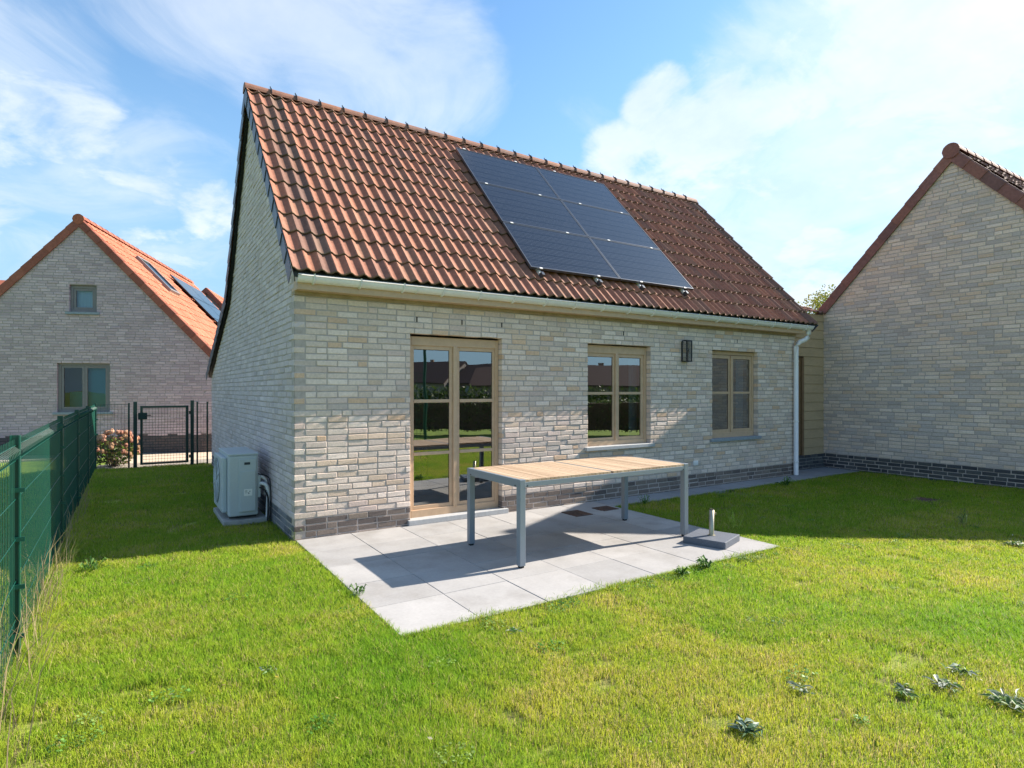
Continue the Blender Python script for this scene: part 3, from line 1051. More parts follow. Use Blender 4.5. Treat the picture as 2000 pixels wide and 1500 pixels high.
for i, x in enumerate((2.98, 3.93, 4.72, 5.62)):
    f = MB()
    mid = RP(x, (PU0 + PU1) / 2 - .04, .045)
    f.obox(RP(x, (PU0 - .10 + PU1) / 2, .048), ((1, 0, 0), Vd, Nd), (.018, (PU1 - PU0 + .10) / 2, .018))
    o = f.build('mounting_rail', 'zinc')
    tag(o, ['aluminium rail end under the lower left corner of the solar array', 'aluminium rail end under the lower edge of the left solar column',
            'aluminium rail end under the lower edge of the right solar column, near the joint', 'aluminium rail end under the lower right corner of the solar array'][i],
        'rail', 'mounting rails under the solar panels')
    h = MB(); h.obox(RP(x, PU0 - .085, .060), ((1, 0, 0), Vd, Nd), (.022, .030, .034))
    h.build('rail_end', 'panel_edge', o, bevel=.004)
    for r_ in range(4):
        h = MB(); h.obox(RP(x, PU0 + r_ * ph - .008, POF + .004), ((1, 0, 0), Vd, Nd), (.022, .012, .005)); h.build('panel_clamp', 'zinc', o)

# ================================================================== LINK BUILDING
link = empty('link_building', (9.17, .3, 0), 'narrow tan clad link building with brown door between the two brick houses', 'building')
q = MB(); q.box(8.50, 9.895, .50, 3.0, .0, 2.86); q.build('wall', 'interior', link)
f = MB()
z = .245
i = 0
while z < 2.93:
    h = min(.171, 2.94 - z)
    for (xa, xb) in (((9.235, 9.892),) if z < 2.05 else ((8.445, 9.892),)):
        f.add([(xa, .300, z), (xb, .300, z), (xb, .300 + .012, z + h - .004), (xa, .300 + .012, z + h - .004), (xa, .33, z), (xb, .33, z), (xb, .33, z + h), (xa, .33, z + h)],
              [(0, 1, 2, 3), (0, 4, 5, 1), (3, 2, 6, 7), (0, 3, 7, 4), (1, 5, 6, 2)])
    z += .171
f.build('cladding', 'cladding', link)
q = MB(); q.box(8.445, 9.235, .335, .49, .245, 2.10); 
q.build('door', 'brown_door', link)
q = MB(); q.box(9.17, 9.234, .303, .334, .245, 2.09); q.build('door_frame', 'brown_door', link)
mb, mo = brick_wall((8.445, .300, 0), (1, 0, 0), (0, -1, 0), 0, 1.447, -.03, .243, pal=PLINTH_D, plinth=PLINTH_D, plinth_z=9)
pl = mb.build('plinth', 'brick', link); mo.build('mortar', 'mortar_dark', pl)
rt_ = MB()
sl_l = R(20)
tiles(rt_, (8.72, .26, 2.945), (1, 0, 0), (0, math.cos(sl_l), math.sin(sl_l)), 1.17, 1.4, .14, .315, PURPLE + BROWN[:2], amp=.032)
rt_.build('roof', 'tile', link)

# ================================================================== RIGHT HOUSE
RX = 9.90
rh = empty('brick_house', (RX, -2, 0), 'windowless pale brick gable with reddish brown capping tiles at the right edge', 'house')
APY, APZ = -1.822, 5.262
sr = 1.079
LZ = 2.974
reg = [(sr, 1, APZ + APY * sr), (-sr, 1, APZ - APY * sr)]
RY0, RY1 = -4.55, .36
mb, mo = brick_wall((RX, 0, 0), (0, 1, 0), (-1, 0, 0), RY0, RY1, -.03, 5.3, region=reg, pal=_blend(PALE, .45) + [((.55, .475, .44), 7), ((.50, .43, .40), 4)], plinth=PLINTH_D, plinth_z=.27)
wv = mb.build('gable_wall', 'brick', rh); mo.build('mortar', 'mortar', wv)
q = MB(); q.box(RX + .101, RX + 8, RY0, RY0 + .1, -.03, 2.3); q.box(RX + .101, RX + 8, RY1 - .1, RY1, -.03, 2.85); q.box(RX + 7.9, RX + 8, RY0 + .1, RY1 - .1, -.03, 2.3)
q.prism([(RX + 7.9, RY0 + .1, 2.3), (RX + 7.9, RY1 - .1, 2.3), (RX + 7.9, RY1 - .1, 2.85), (RX + 7.9, APY, 5.2)], (.1, 0, 0))
q.build('wall', 'mortar', rh)
r2 = MB()
nrm_l = Vector((0, sr, 1)).normalized(); nrm_r = Vector((0, -sr, 1)).normalized()
Ll = math.hypot(RY1 + .12 - APY, (RY1 + .12 - APY) * sr)
ea = (RX + .05, RY1 + .12, APZ + .16 - (RY1 + .12 - APY) * sr)
tiles(r2, ea, (1, 0, 0), (0, APY - ea[1], APZ + .16 - ea[2]), 8.0, Ll, .15, .33, PURPLE, amp=.03, nseg=4)
eb = (RX + .05, RY0 - .15, APZ + .16 - (APY - RY0 + .15) * sr)
Lb = math.hypot(APY - eb[1], (APY - eb[1]) * sr)
tiles(r2, eb, (1, 0, 0), (0, APY - eb[1], APZ + .16 - eb[2]), 8.0, Lb, .15, .33, PURPLE, amp=.03, nseg=4)
ro = r2.build('roof', 'tile', rh, smooth=True)
u2 = MB()
for e_ in (ea, eb):
    u2.prism([(RX + .03, e_[1], e_[2] - .015), (RX + .03, APY, APZ + .145), (RX + .03, APY, APZ + .02), (RX + .03, e_[1], e_[2] - .13)], (8, 0, 0))
u2.build('roof_underlay', 'ac_dark', ro)
vt = MB()
dl = Vector((0, -sr, 1)).normalized()
TOPL = Vector((RX + .06, APY + .03, APZ + .155)); BOTL = Vector((RX + .06, RY1 + .02, APZ + .155 - (RY1 + .02 - APY - .03) * sr))
verge_tiles(vt, BOTL, TOPL, (-1, 0, 0), -nrm_l, 10, hgt=.165, wid=.10)
BOTR = Vector((RX + .06, RY0 - .02, APZ + .155 - (APY - RY0 + .02) * sr)); TOPR = Vector((RX + .06, APY - .03, APZ + .155))
verge_tiles(vt, BOTR, TOPR, (-1, 0, 0), -nrm_r, 12, hgt=.165, wid=.10)
vt.build('verge_tiles', 'tile', ro)
rc2 = MB()
for i in range(24):
    half_round(rc2, (RX - .06 + i * .33, APY, APZ + .12), (RX - .06 + i * .33 + .35, APY, APZ + .12), (.125, .115), col=pick(PURPLE))
cap = [(RX - .062, APY + math.cos(2 * math.pi * k / 10) * .128, APZ + .12 + math.sin(2 * math.pi * k / 10) * .125) for k in range(10)]
rc2.prism(cap, (.02, 0, 0), (.24, .10, .08))
rc2.build('ridge_cap', 'tile', ro)
# ground cover plate (manhole) in the lawn and patio drains
def drain(cx, cy, w2_, d2_, z, name, label, cat):
    q = MB(); q.box(cx - w2_, cx + w2_, cy - d2_, cy + d2_, z - .02, z)
    for i in range(5):
        x = cx - w2_ * .75 + i * w2_ * .375
        q.box(x - w2_ * .05, x + w2_ * .05, cy - d2_ * .7, cy + d2_ * .7, z, z + .003)
    o = q.build(name, 'rust')
    fr = MB(); ring2 = [(cx - w2_ - .012, cx - w2_, cy - d2_ - .012, cy + d2_ + .012), (cx + w2_, cx + w2_ + .012, cy - d2_ - .012, cy + d2_ + .012), (cx - w2_, cx + w2_, cy - d2_ - .012, cy - d2_), (cx - w2_, cx + w2_, cy + d2_, cy + d2_ + .012)]
    for (a, b, c, d) in ring2: fr.box(a, b, c, d, z - .02, z + .002)
    tag(o, label, cat, 'iron covers let into the patio' if name == 'drain_cover' else None)
    fr.build('cover_frame', 'rust', o)
    return o
drain(3.145, -.515, .11, .135, .0225, 'drain_cover', 'rusty square drain cover in the patio nearer the door', 'drain cover')
drain(3.625, -.48, .11, .105, .0225, 'drain_cover', 'rusty square drain cover in the patio behind the table leg', 'drain cover')
drain(7.66, -2.35, .25, .20, .010, 'manhole_cover', 'rusty brown cover plate lying in the shaded lawn', 'manhole cover')

# ================================================================== TABLE
tb = empty('garden_table', (2.375, -1.525, .018), 'long grey metal garden table with pale slatted wooden top on the patio', 'table')
TX0, TX1, TY0, TY1, TZ = 1.352, 3.392, -1.985, -1.070, .752
zt0 = .018
rw = .055
f = MB()
f.box(TX0, TX1, TY0, TY0 + .035, TZ - .064, TZ - .020); f.box(TX0, TX1, TY1 - .035, TY1, TZ - .064, TZ - .020)
f.box(TX0, TX0 + .035, TY0 + .035, TY1 - .035, TZ - .066, TZ + .001); f.box(TX1 - .035, TX1, TY0 + .035, TY1 - .035, TZ - .066, TZ + .001)
f.box(2.36, 2.385, TY0 + .035, TY1 - .035, TZ - .07, TZ - .002)
f.build('table_frame', 'table_metal', tb, bevel=.003)
for (x, y) in ((TX0, TY0), (TX0, TY1 - rw), (TX1 - rw, TY0), (TX1 - rw, TY1 - rw)):
    l = MB()
    yy0, yy1 = (y - .0015, y + rw) if y == TY0 else (y, y + rw + .0015)
    xx0, xx1 = (x - .0015, x + rw) if x == TX0 else (x, x + rw + .0015)
    l.box(xx0, xx1, yy0, yy1, zt0 + .018, TZ + .0025)
    lo = l.build('leg', 'table_metal', tb, bevel=.004)
    q = MB(); q.box(x + .008, x + rw - .008, y + .008, y + rw - .008, zt0, zt0 + .018); q.build('foot', 'black', lo, bevel=.003)
for (x, y, ax) in ((TX0 + rw + .018, TY0 - .001, 'y'), (TX1 - rw - .018, TY0 - .001, 'y'), (TX0 - .001, TY0 + rw + .018, 'x'), (TX0 - .001, TY1 - rw - .018, 'x')):
    q = MB()
    e_ = (x, y - .004, TZ - .052) if ax == 'y' else (x - .004, y, TZ - .052)
    q.tube([(x, y, TZ - .052), e_], .006, 10); q.build('bolt', 'black_metal', tb)
s_ = MB()
nsl = 34
TEAK = [((.46, .335, .225), 3), ((.42, .30, .20), 3), ((.50, .375, .26), 2), ((.37, .26, .17), 1.4)]
for side in (0, 1):
    xa = TX0 + .037 if side == 0 else 2.388
    xb = 2.357 if side == 0 else TX1 - .037
    k_ = 21
    dx = (xb - xa) / k_
    for i in range(k_):
        s_.box(xa + i * dx + .002, xa + (i + 1) * dx - .002, TY0 + .002, TY1 - .002, TZ - .0195, TZ - .0005 + random.uniform(-.0008, .0008), pick(TEAK))
s_.build('table_top', 'teak', tb)

# ================================================================== PARASOL BASE
pb = empty('parasol_base', (3.4, -2.27, .018), 'square dark stone parasol base with short steel tube at the patio corner', 'parasol base')
c0 = Vector((3.405, -2.262, 0)); ux = Vector((.98, .20, 0)).normalized(); uy = Vector((-.20, .98, 0)).normalized()
# the slab is turned slightly
a1 = (Vector((3.651, -2.395, 0)) - Vector((3.266, -2.524, 0))).normalized(); a2 = Vector((-a1.y, a1.x, 0))
f = MB(); f.obox(c0 + Vector((0, 0, .018 + .033)), (a1, a2, (0, 0, 1)), (.205, .205, .033)); f.build('slab', 'granite', pb, bevel=.006)
f = MB()
pc = c0 + Vector((.0, .0, 0))
ro_, ri_ = .0235, .0205
V = []
for z in (.084, .330):
    for rr in (ro_, ri_):
        for k in range(20): V.append((pc.x + rr * math.cos(k * math.pi / 10), pc.y + rr * math.sin(k * math.pi / 10), z))
F = [(k, (k + 1) % 20, 40 + (k + 1) % 20, 40 + k) for k in range(20)] + [(20 + k, 60 + k, 60 + (k + 1) % 20, 20 + (k + 1) % 20) for k in range(20)] + [(40 + k, 40 + (k + 1) % 20, 60 + (k + 1) % 20, 60 + k) for k in range(20)]
f.add(V, F); tu = f.build('tube', 'steel', pb, smooth=True)
f = MB(); f.tube([(pc.x, pc.y, .328), (pc.x, pc.y, .338)], [.0225, .019], 16); f.build('tube_rim', 'black', tu)
f = MB(); f.tube([(pc.x + .02, pc.y, .29), (pc.x + .042, pc.y - .004, .29)], .005, 6); f.obox((pc.x + .046, pc.y - .004, .292), ((1, 0, 0), (0, 1, 0), (0, 0, 1)), (.004, .012, .012)); f.build('locking_screw', 'steel', tu)
f = MB(); f.tube([(pc.x, pc.y, .083), (pc.x, pc.y, .089)], .036, 20); f.build('flange', 'steel', tu)

# ================================================================== AC UNIT
ac = empty('air_conditioner_unit', (-.28, 1.55, 0), 'grey outdoor heat pump unit on a concrete pad beside the gable wall', 'air conditioner')
AX0, AX1, AY0, AY1, AZ0, AZ1 = -.445, -.145, 1.105, 1.97, .095, .79
f = MB(); f.box(-.50, -.05, 1.075, 2.02, .0, .058); f.build('base_pad', 'concrete', ac, bevel=.006)
for y in (1.22, 1.80):
    f = MB(); f.box(AX0 + .02, AX1 - .0, y, y + .05, .058, AZ0); f.build('foot', 'ac_dark', ac)
f = MB(); f.box(AX0, AX1, AY0, AY1, AZ0, AZ1 - .022); cas = f.build('casing', 'ac', ac, bevel=.014)
f = MB(); f.box(AX0 - .006, AX1 + .006, AY0 - .006, AY1 + .006, AZ1 - .022, AZ1); f.build('lid', 'ac', ac, bevel=.008)
f = MB(); f.box(AX0 + .10, AX1 - .02, AY0 - .016, AY0 + .001, AZ0 + .05, AZ1 - .06); sp = f.build('service_panel', 'ac', cas, bevel=.007)
f = MB(); f.box(AX0 + .115, AX1 - .030, AY0 - .030, AY0 - .0165, AZ0 + .05, AZ0 + .50); f.build('panel_recess', 'ac', sp, bevel=.004)
f = MB(); f.box(AX0 + .155, AX0 + .215, AY0 - .0195, AY0 - .0165, AZ1 - .125, AZ1 - .098); f.build('badge', 'ac_dark', sp)
f = MB(); f.box(AX0 + .150, AX0 + .235, AY0 - .0325, AY0 - .0302, AZ0 + .225, AZ0 + .30); lb = f.build('sticker', 'label', sp)
f = MB()
for (a, b, c, d) in ((.195, .203, .245, .262), (.205, .215, .27, .278), (.158, .185, .28, .284), (.158, .18, .27, .273), (.158, .19, .258, .261)):
    f.box(AX0 + a, AX0 + b, AY0 - .0336, AY0 - .0328, AZ0 + c, AZ0 + d)
f.build('sticker_print', 'ac_dark', lb)
# fan guard (faces away from the wall)
f = MB(); f.box(AX0 - .055, AX0, AY0 + .13, AY1 - .01, AZ0 + .03, AZ1 - .05); gd = f.build('fan_housing', 'ac', cas, bevel=.012)
f = MB()
fy, fz = (AY0 + AY1) / 2 + .13, (AZ0 + AZ1) / 2
f.tube([(AX0 - .0565, fy, fz), (AX0 - .058, fy, fz)], .26, 32); f.build('fan_opening', 'ac_dark', gd)
f = MB()
for rr in [.04 + .022 * k for k in range(11)]:
    f.tube([(AX0 - .062, fy + rr * math.cos(t), fz + rr * math.sin(t)) for t in [2 * math.pi * k / 28 for k in range(29)]], .0028, 4)
for k in range(8):
    a = math.pi * k / 8
    f.tube([(AX0 - .066, fy - .27 * math.cos(a), fz - .27 * math.sin(a)), (AX0 - .066, fy + .27 * math.cos(a), fz + .27 * math.sin(a))], .003, 4)
f.build('fan_grille', 'ac', gd)
# pipes to the wall
def hose(pts, r, mat_, nm):
    P = [Vector(p) for p in pts]; out = []
    for i in range(len(P) - 1):
        p0, p1, p2, p3 = P[max(i - 1, 0)], P[i], P[i + 1], P[min(i + 2, len(P) - 1)]
        for k in range(6):
            t = k / 6
            out.append(.5 * ((2 * p1) + (-p0 + p2) * t + (2 * p0 - 5 * p1 + 4 * p2 - p3) * t * t + (-p0 + 3 * p1 - 3 * p2 + p3) * t ** 3))
    out.append(P[-1])
    q_ = MB(); q_.tube(out, r, 10); return q_.build(nm, mat_, ac, smooth=True)
hose([(-.15, 1.20, .50), (-.10, 1.16, .51), (-.055, 1.17, .47), (-.045, 1.2, .40), (-.05, 1.22, .30)], .017, 'zinc', 'insulated_pipe')
hose([(-.15, 1.16, .43), (-.10, 1.12, .44), (-.055, 1.10, .41), (-.040, 1.10, .34), (-.04, 1.11, .22), (-.045, 1.12, .02)], .020, 'zinc', 'insulated_pipe')
hose([(-.15, 1.15, .40), (-.09, 1.09, .38), (-.05, 1.075, .30), (-.045, 1.07, .18), (-.05, 1.07, .02)], .009, 'black', 'drain_hose')
hose([(-.145, 1.13, .55), (-.05, 1.05, .52), (-.025, 1.03, .40), (-.022, 1.02, .02)], .006, 'black', 'power_cable')
f = MB(); f.box(AX1 + .001, AX1 + .03, AY0 + .012, AY0 + .10, AZ0 + .19, AZ0 + .44); f.build('valve_cover', 'ac', cas, bevel=.006)

# ================================================================== FENCES
posts = [(-1.86, -4.35), (-1.89, -1.85), (-1.92, 1.05), (-1.92, 3.15), (-1.91, 5.20), (-1.90, 7.30)]
fence = empty('mesh_fence', (-1.9, 1.0, 0), 'green welded mesh fence running along the left side of the lawn', 'fence')
FH = 1.23
def post_mb(x, y, h, w2_=.022, d2_=.022):
    q_ = MB()
    q_.box(x - w2_, x + w2_, y - .004, y + .004, 0 - .05, h)
    q_.box(x + w2_ - .006, x + w2_, y - d2_, y - .0045, -.05, h); q_.box(x + w2_ - .006, x + w2_, y + .0045, y + d2_, -.05, h)
    q_.box(x - w2_, x - w2_ + .006, y - d2_, y - .0045, -.05, h); q_.box(x - w2_, x - w2_ + .006, y + .0045, y + d2_, -.05, h)
    return q_
for (x, y) in posts:
    p = post_mb(x, y, FH + .02).build('fence_post', 'green_metal', fence)
    for z in (.15, .42, .68, .95):
        q = MB(); q.box(x - .012, x + .045, y - .030, y - .023, z - .012, z + .012); q.build('fence_clip', 'green_metal', p)
def panel(a, b, mat_, parent, name='mesh_panel', h=FH, step=.05, fold=True, out=Vector((1, 0, 0)), r=.0018, ev=.2):
    a, b = Vector((*a, 0)), Vector((*b, 0)); d = b - a; L = d.length; d.normalize()
    n_ = int(L / step)
    zs = []
    folds = (1.155,) if fold else ()
    prof = [(0, .03)]
    if fold:
        for zf in sorted(folds):
            prof += [(0, zf - .045), (.016, zf - .030), (.030, zf - .006), (.026, zf + .012), (0, zf + .035)]
    prof += [(0, h)]
    q_ = MB()
    for i in range(n_ + 1):
        p = a + d * (L * i / n_)
        q_.tube([p + out * o_ + Vector((0, 0, z_)) for (o_, z_) in prof], r, 4, cap=False)
    hz = [.03] + ([1.195, 1.11, .90, .68, .45, .24] if fold else [h - .01])
    z_ = .05 + ev
    while z_ < h - .1 and not fold:
        hz.append(z_)
        z_ += ev
    for z_ in hz:
        q_.tube([a + Vector((0, 0, z_)) + out * .004, b + Vector((0, 0, z_)) + out * .004], r * 1.3, 4, cap=False)
    return q_.build(name, mat_, parent)
for (p, q) in zip(posts[:-1], posts[1:]):
    panel(p, q, 'green_metal', fence)
bf = empty('mesh_fence', (-1.5, 7.35, 0), 'dark thin mesh fence section between the corner post and the gate', 'fence')
for x in (-1.375,):
    q = MB(); q.box(x - .014, x + .014, 7.32, 7.37, -.05, 1.25); q.build('fence_post', 'dark_green', bf)
panel((-1.87, 7.35), (-1.39, 7.35), 'dark_green', bf, fold=False, step=.05, r=.0022, ev=.1)
bf2 = empty('mesh_fence', (-.15, 7.35, 0), 'dark short mesh fence piece between the gate and the house corner', 'fence')
for x in (-.225, -.045):
    q = MB(); q.box(x - .014, x + .014, 7.33, 7.37, -.05, 1.26); q.build('fence_post', 'dark_green', bf2)
panel((-.215, 7.35), (-.055, 7.35), 'dark_green', bf2, fold=False, step=.05, r=.0022, ev=.1)
gt = empty('garden_gate', (-.75, 7.35, 0), 'dark green metal mesh gate with lock box beside the house', 'gate')
for x, w2_, h in ((-1.275, .032, 1.27), (-.315, .030, 1.29)):
    q = MB(); q.box(x - w2_, x + w2_, 7.32, 7.38, -.05, h); q.build('gate_post', 'dark_green', gt, bevel=.003)
q = MB(); q.box(-1.195, -1.155, 7.33, 7.37, .06, 1.19); q.box(-.425, -.380, 7.33, 7.37, .06, 1.19); q.box(-1.155, -.425, 7.33, 7.37, 1.15, 1.19); q.box(-1.155, -.425, 7.33, 7.37, .06, .095)
gf = q.build('gate_frame', 'dark_green', gt, bevel=.003)
panel((-1.15, 7.35), (-.43, 7.35), 'dark_green', gt, fold=False, step=.05, r=.0022, ev=.055, h=1.15)
q = MB(); q.box(-1.23, -1.08, 7.305, 7.329, .93, 1.06); lk = q.build('lock_box', 'dark_green', gt, bevel=.008)
q = MB(); q.tube([(-1.10, 7.31, 1.01), (-1.10, 7.27, 1.01), (-1.02, 7.265, 1.01)], .009, 8); q.build('handle', 'black_metal', lk)
for z in (.18, 1.05):
    q = MB(); q.tube([(-.36, 7.34, z - .03), (-.36, 7.34, z + .03)], .014, 8); q.build('hinge', 'dark_green', gt)

# ================================================================== LEFT NEIGHBOUR
DV = Vector((.339, .941, 0)).normalized(); RV = Vector((DV.y, -DV.x, 0)); BB = Vector((-.627, 10.315, 0))
def TL(p): return BB + RV * p[0] + DV * p[1] + Vector((0, 0, p[2]))
lh = empty('brick_house', TL((-1.83, 0, 0)), 'grey pink brick neighbour house with bright orange tiled roof beyond the gate', 'house')
AX, AZ, SL = -1.83, 5.33, 1.075
WW1, WW2 = (-2.28, -1.20, .98, 2.13), (-2.03, -1.47, 3.30, 3.93)
reg = [(SL, 1, AZ + AX * SL), (-SL, 1, AZ - AX * SL)]
PLB = [((.12, .095, .09), 3), ((.10, .085, .085), 2)]
mb, mo = brick_wall((0, 0, 0), (1, 0, 0), (0, -1, 0), -5.0, 1.25, -.03, .400, region=reg, pal=PLB, plinth=PLB, plinth_z=.9, T=TL, L0=-.05)
pl = mb.build('plinth', 'brick', lh); mo.build('mortar', 'ac_dark', pl)
mb, mo = brick_wall((0, 0, 0), (1, 0, 0), (0, -1, 0), -5.0, 1.25, .404, 5.4, [WW1, WW2], region=reg, pal=GREYP, plinth=PLINTH_D, plinth_z=0, T=TL, L0=.404)
wv = mb.build('gable_wall', 'brick', lh); mo.build('mortar', 'mortar_mid', wv)
q = MB(TL); q.box(1.15, 1.25, .105, 8.6, -.03, 2.0); q.box(-5.0, -4.9, .105, 8.6, -.03, 1.9)
q.build('wall', 'mortar', lh)
q = MB(TL); q.box(-4.2, .6, .9, 1.0, -.03, 2.4); q.box(-2.9, -.75, .9, 1.0, 2.61, 4.0); q.box(-4.2, .6, .12, .9, 2.5, 2.6); q.build('interior_partition', 'interior', lh)
r3 = MB(TL)
for sgn in (1, -1):
    ex = AX + sgn * 3.15
    ez = AZ + .16 - 3.15 * SL
    tiles(r3, (ex, .05, ez), (0, 1, 0), (-sgn * 1, 0, SL), 8.6, math.hypot(3.15, 3.15 * SL), .20, .33, ORANGE, amp=.022, nseg=4, moss=False)
ro3 = r3.build('roof', 'tile', lh)
u3 = MB(TL)
for sgn in (1, -1):
    ex = AX + sgn * 3.13; ez = AZ + .14 - 3.13 * SL
    u3.prism([(ex, .03, ez), (AX, .03, AZ + .14), (AX, .03, AZ + .02), (ex, .03, ez - .12)], (0, 8.6, 0))
u3.build('roof_underlay', 'ac_dark', ro3)
v3 = MB(TL)
REDC = [((.30, .10, .065), 3), ((.33, .115, .075), 2), ((.27, .09, .06), 2)]
for sgn in (1, -1):
    nr_ = Vector((sgn * SL, 0, 1)).normalized()
    top = Vector((AX + sgn * .03, .07, AZ + .165)); bot = Vector((AX + sgn * 3.15, .07, AZ + .165 - 3.12 * SL))
    verge_tiles(v3, bot, top, (0, -1, 0), -nr_, 14, hgt=.17, wid=.11, pal=REDC)
v3.build('verge_tiles', 'tile', ro3)
r4 = MB(TL)
for i in range(26):
    half_round(r4, (AX, -.05 + i * .33, AZ + .12), (AX, -.05 + i * .33 + .35, AZ + .12), (.12, .11), col=pick(REDC), n=8)
r4.prism([(AX + math.cos(2 * math.pi * k / 10) * .125, -.052, AZ + .12 + math.sin(2 * math.pi * k / 10) * .12) for k in range(10)], (0, .02, 0), (.36, .11, .06))
r4.build('ridge_cap', 'tile', ro3)
def nwin(H, parent, halves, glassname='pane', inner='curtain'):
    x0, x1, z0, z1 = H
    f_ = MB(TL); yf = .05
    ring(f_, x0, x1, z0, z1, yf, yf + .05, .06, .06, .07, .07)
    wn_ = f_.build('window', 'joinery_grey', parent)
    k = halves
    dx = (x1 - x0 - .12) / k
    for i in range(k):
        a = x0 + .06 + i * dx
        f_ = MB(TL); ring(f_, a + .002, a + dx - .002, z0 + .072, z1 - .072, yf + .012, yf + .045, .05, .05, .05, .05)
        lf_ = f_.build('casement_leaf', 'joinery_grey', wn_)
        f_ = MB(TL); f_.add([(a + .05, yf + .03, z0 + .12), (a + dx - .05, yf + .03, z0 + .12), (a + dx - .05, yf + .03, z1 - .12), (a + .05, yf + .03, z1 - .12)], [(0, 1, 2, 3)])
        f_.build('pane', 'glass_far', lf_)
    f_ = MB(TL); f_.box(x0 - .07, x1 + .07, -.05, .045, z0 - .05, z0 + .002); f_.build('sill', 'bluestone', wn_)
    return wn_
wa = nwin(WW1, lh, 2); wb_ = nwin(WW2, lh, 1)
f = MB(TL); f.box(-1.72, -1.22, .18, .20, 1.0, 2.1); f.build('painted_reflection', 'teal', wa)  # panels added behind the panes, sky and house reflection painted as teal
f = MB(TL); f.box(-2.20, -1.78, .40, .44, 1.0, 1.45); f.build('painted_reflection', 'teal', wa)
f = MB(TL); f.box(-2.00, -1.50, .15, .17, 3.32, 3.92); f.build('curtain', 'curtain', wb_)  # sky reflected in the attic pane, put into this panel's blue colour
# skylights and solar on the orange roof (right slope): local (along, down)
DN = Vector((1, 0, -SL)).normalized(); NR = Vector((SL, 0, 1)).normalized()
def LP(al, dn, of): return Vector((AX, 0, AZ + .16)) + Vector((0, al, 0)) + DN * dn + NR * of
def slab(mb_, al0, al1, d0, d1, o0, o1):
    mb_.obox(LP((al0 + al1) / 2, (d0 + d1) / 2, (o0 + o1) / 2), ((0, 1, 0), DN, NR), ((al1 - al0) / 2, (d1 - d0) / 2, (o1 - o0) / 2))
f = MB(TL)
for (a_, b_, c_, d__) in ((1.95, 2.78, .66, .73), (1.95, 2.78, 1.78, 1.86), (1.95, 2.02, .73, 1.78), (2.71, 2.78, .73, 1.78)):
    slab(f, a_, b_, c_, d__, .02, .10)
sk = f.build('skylight', 'joinery_grey', lh)
f = MB(TL); slab(f, 2.02, 2.71, .73, 1.78, .05, .075); f.build('pane', 'solar', sk)
for i in range(3):
    for j in range(2):
        f = MB(TL); slab(f, 4.3 + j * 1.65, 5.9 + j * 1.65, .75 + i * .9, 1.62 + i * .9, .09, .125)
        o = f.build('solar_panel', 'solar')
        tag(o, 'solar panel on the orange neighbour roof, %s row, %s one' % (('upper', 'middle', 'lower')[i], ('nearer', 'farther')[j]), 'solar panel', 'solar panels on the orange neighbour roof')

# house farther back: roof beyond the orange one
def TF(p): return BB + RV * (p[0]) + DV * (p[1] + 9.6) + Vector((0, 0, p[2]))
fh = empty('brick_house', TF((-1.6, 0, 0)), 'orange tiled house farther back behind the neighbour house', 'house')
fx, fz_ = -1.55, 5.30
q = MB(TF); q.prism([(fx - 2.7, 0, 0), (fx + 2.7, 0, 0), (fx + 2.7, 0, fz_ - 2.7 * SL), (fx, 0, fz_), (fx - 2.7, 0, fz_ - 2.7 * SL)], (0, 7, 0), (.38, .34, .32)); q.build('wall', 'brick', fh)
q = MB(TF)
for sgn in (1, -1):
    tiles(q, (fx + sgn * 2.9, -.02, fz_ + .16 - 2.9 * SL), (0, 1, 0), (-sgn, 0, SL), 7.1, math.hypot(2.9, 2.9 * SL), .25, .33, ORANGE, amp=.02, nseg=3, moss=False)
fr_ = q.build('roof', 'tile', fh)
q = MB(TF)
for sgn in (1, -1):
    verge_tiles(q, Vector((fx + sgn * 2.9, .0, fz_ + .17 - 2.87 * SL)), Vector((fx + sgn * .03, .0, fz_ + .17)), (0, -1, 0), -Vector((sgn * SL, 0, 1)).normalized(), 12, pal=REDC)
q.build('verge_tiles', 'tile', fr_)
# house at the far left edge
fl = empty('brick_house', (-10.5, 15.0, 0), 'red roofed house barely showing at the left edge behind the grey gable', 'house')
q = MB(TL); q.box(-11, -4.9, 3.0, 8, -.03, 2.9, (.4, .36, .33)); q.build('wall', 'brick', fl)
q = MB(TL); q.prism([(-4.4, 2.7, 2.8), (-4.4, 5.5, 4.85), (-4.4, 8.3, 2.8)], (-7, 0, 0), (.36, .12, .07)); q.build('roof', 'tile', fl)

# ================================================================== PLANTS
def leafquad(c, n_, s, up=None):
    n_ = Vector(n_).normalized()
    a = n_.orthogonal().normalized(); b = n_.cross(a)
    t = random.uniform(0, 2 * math.pi)
    u = a * math.cos(t) + b * math.sin(t); v = n_.cross(u)
    c = Vector(c)
    return [c - u * s, c + v * s * .45, c + u * s, c - v * s * .45]


def rv():
    while True:
        v = Vector((random.uniform(-1, 1), random.uniform(-1, 1), random.uniform(-1, 1)))
        if .05 < v.length < 1: return v


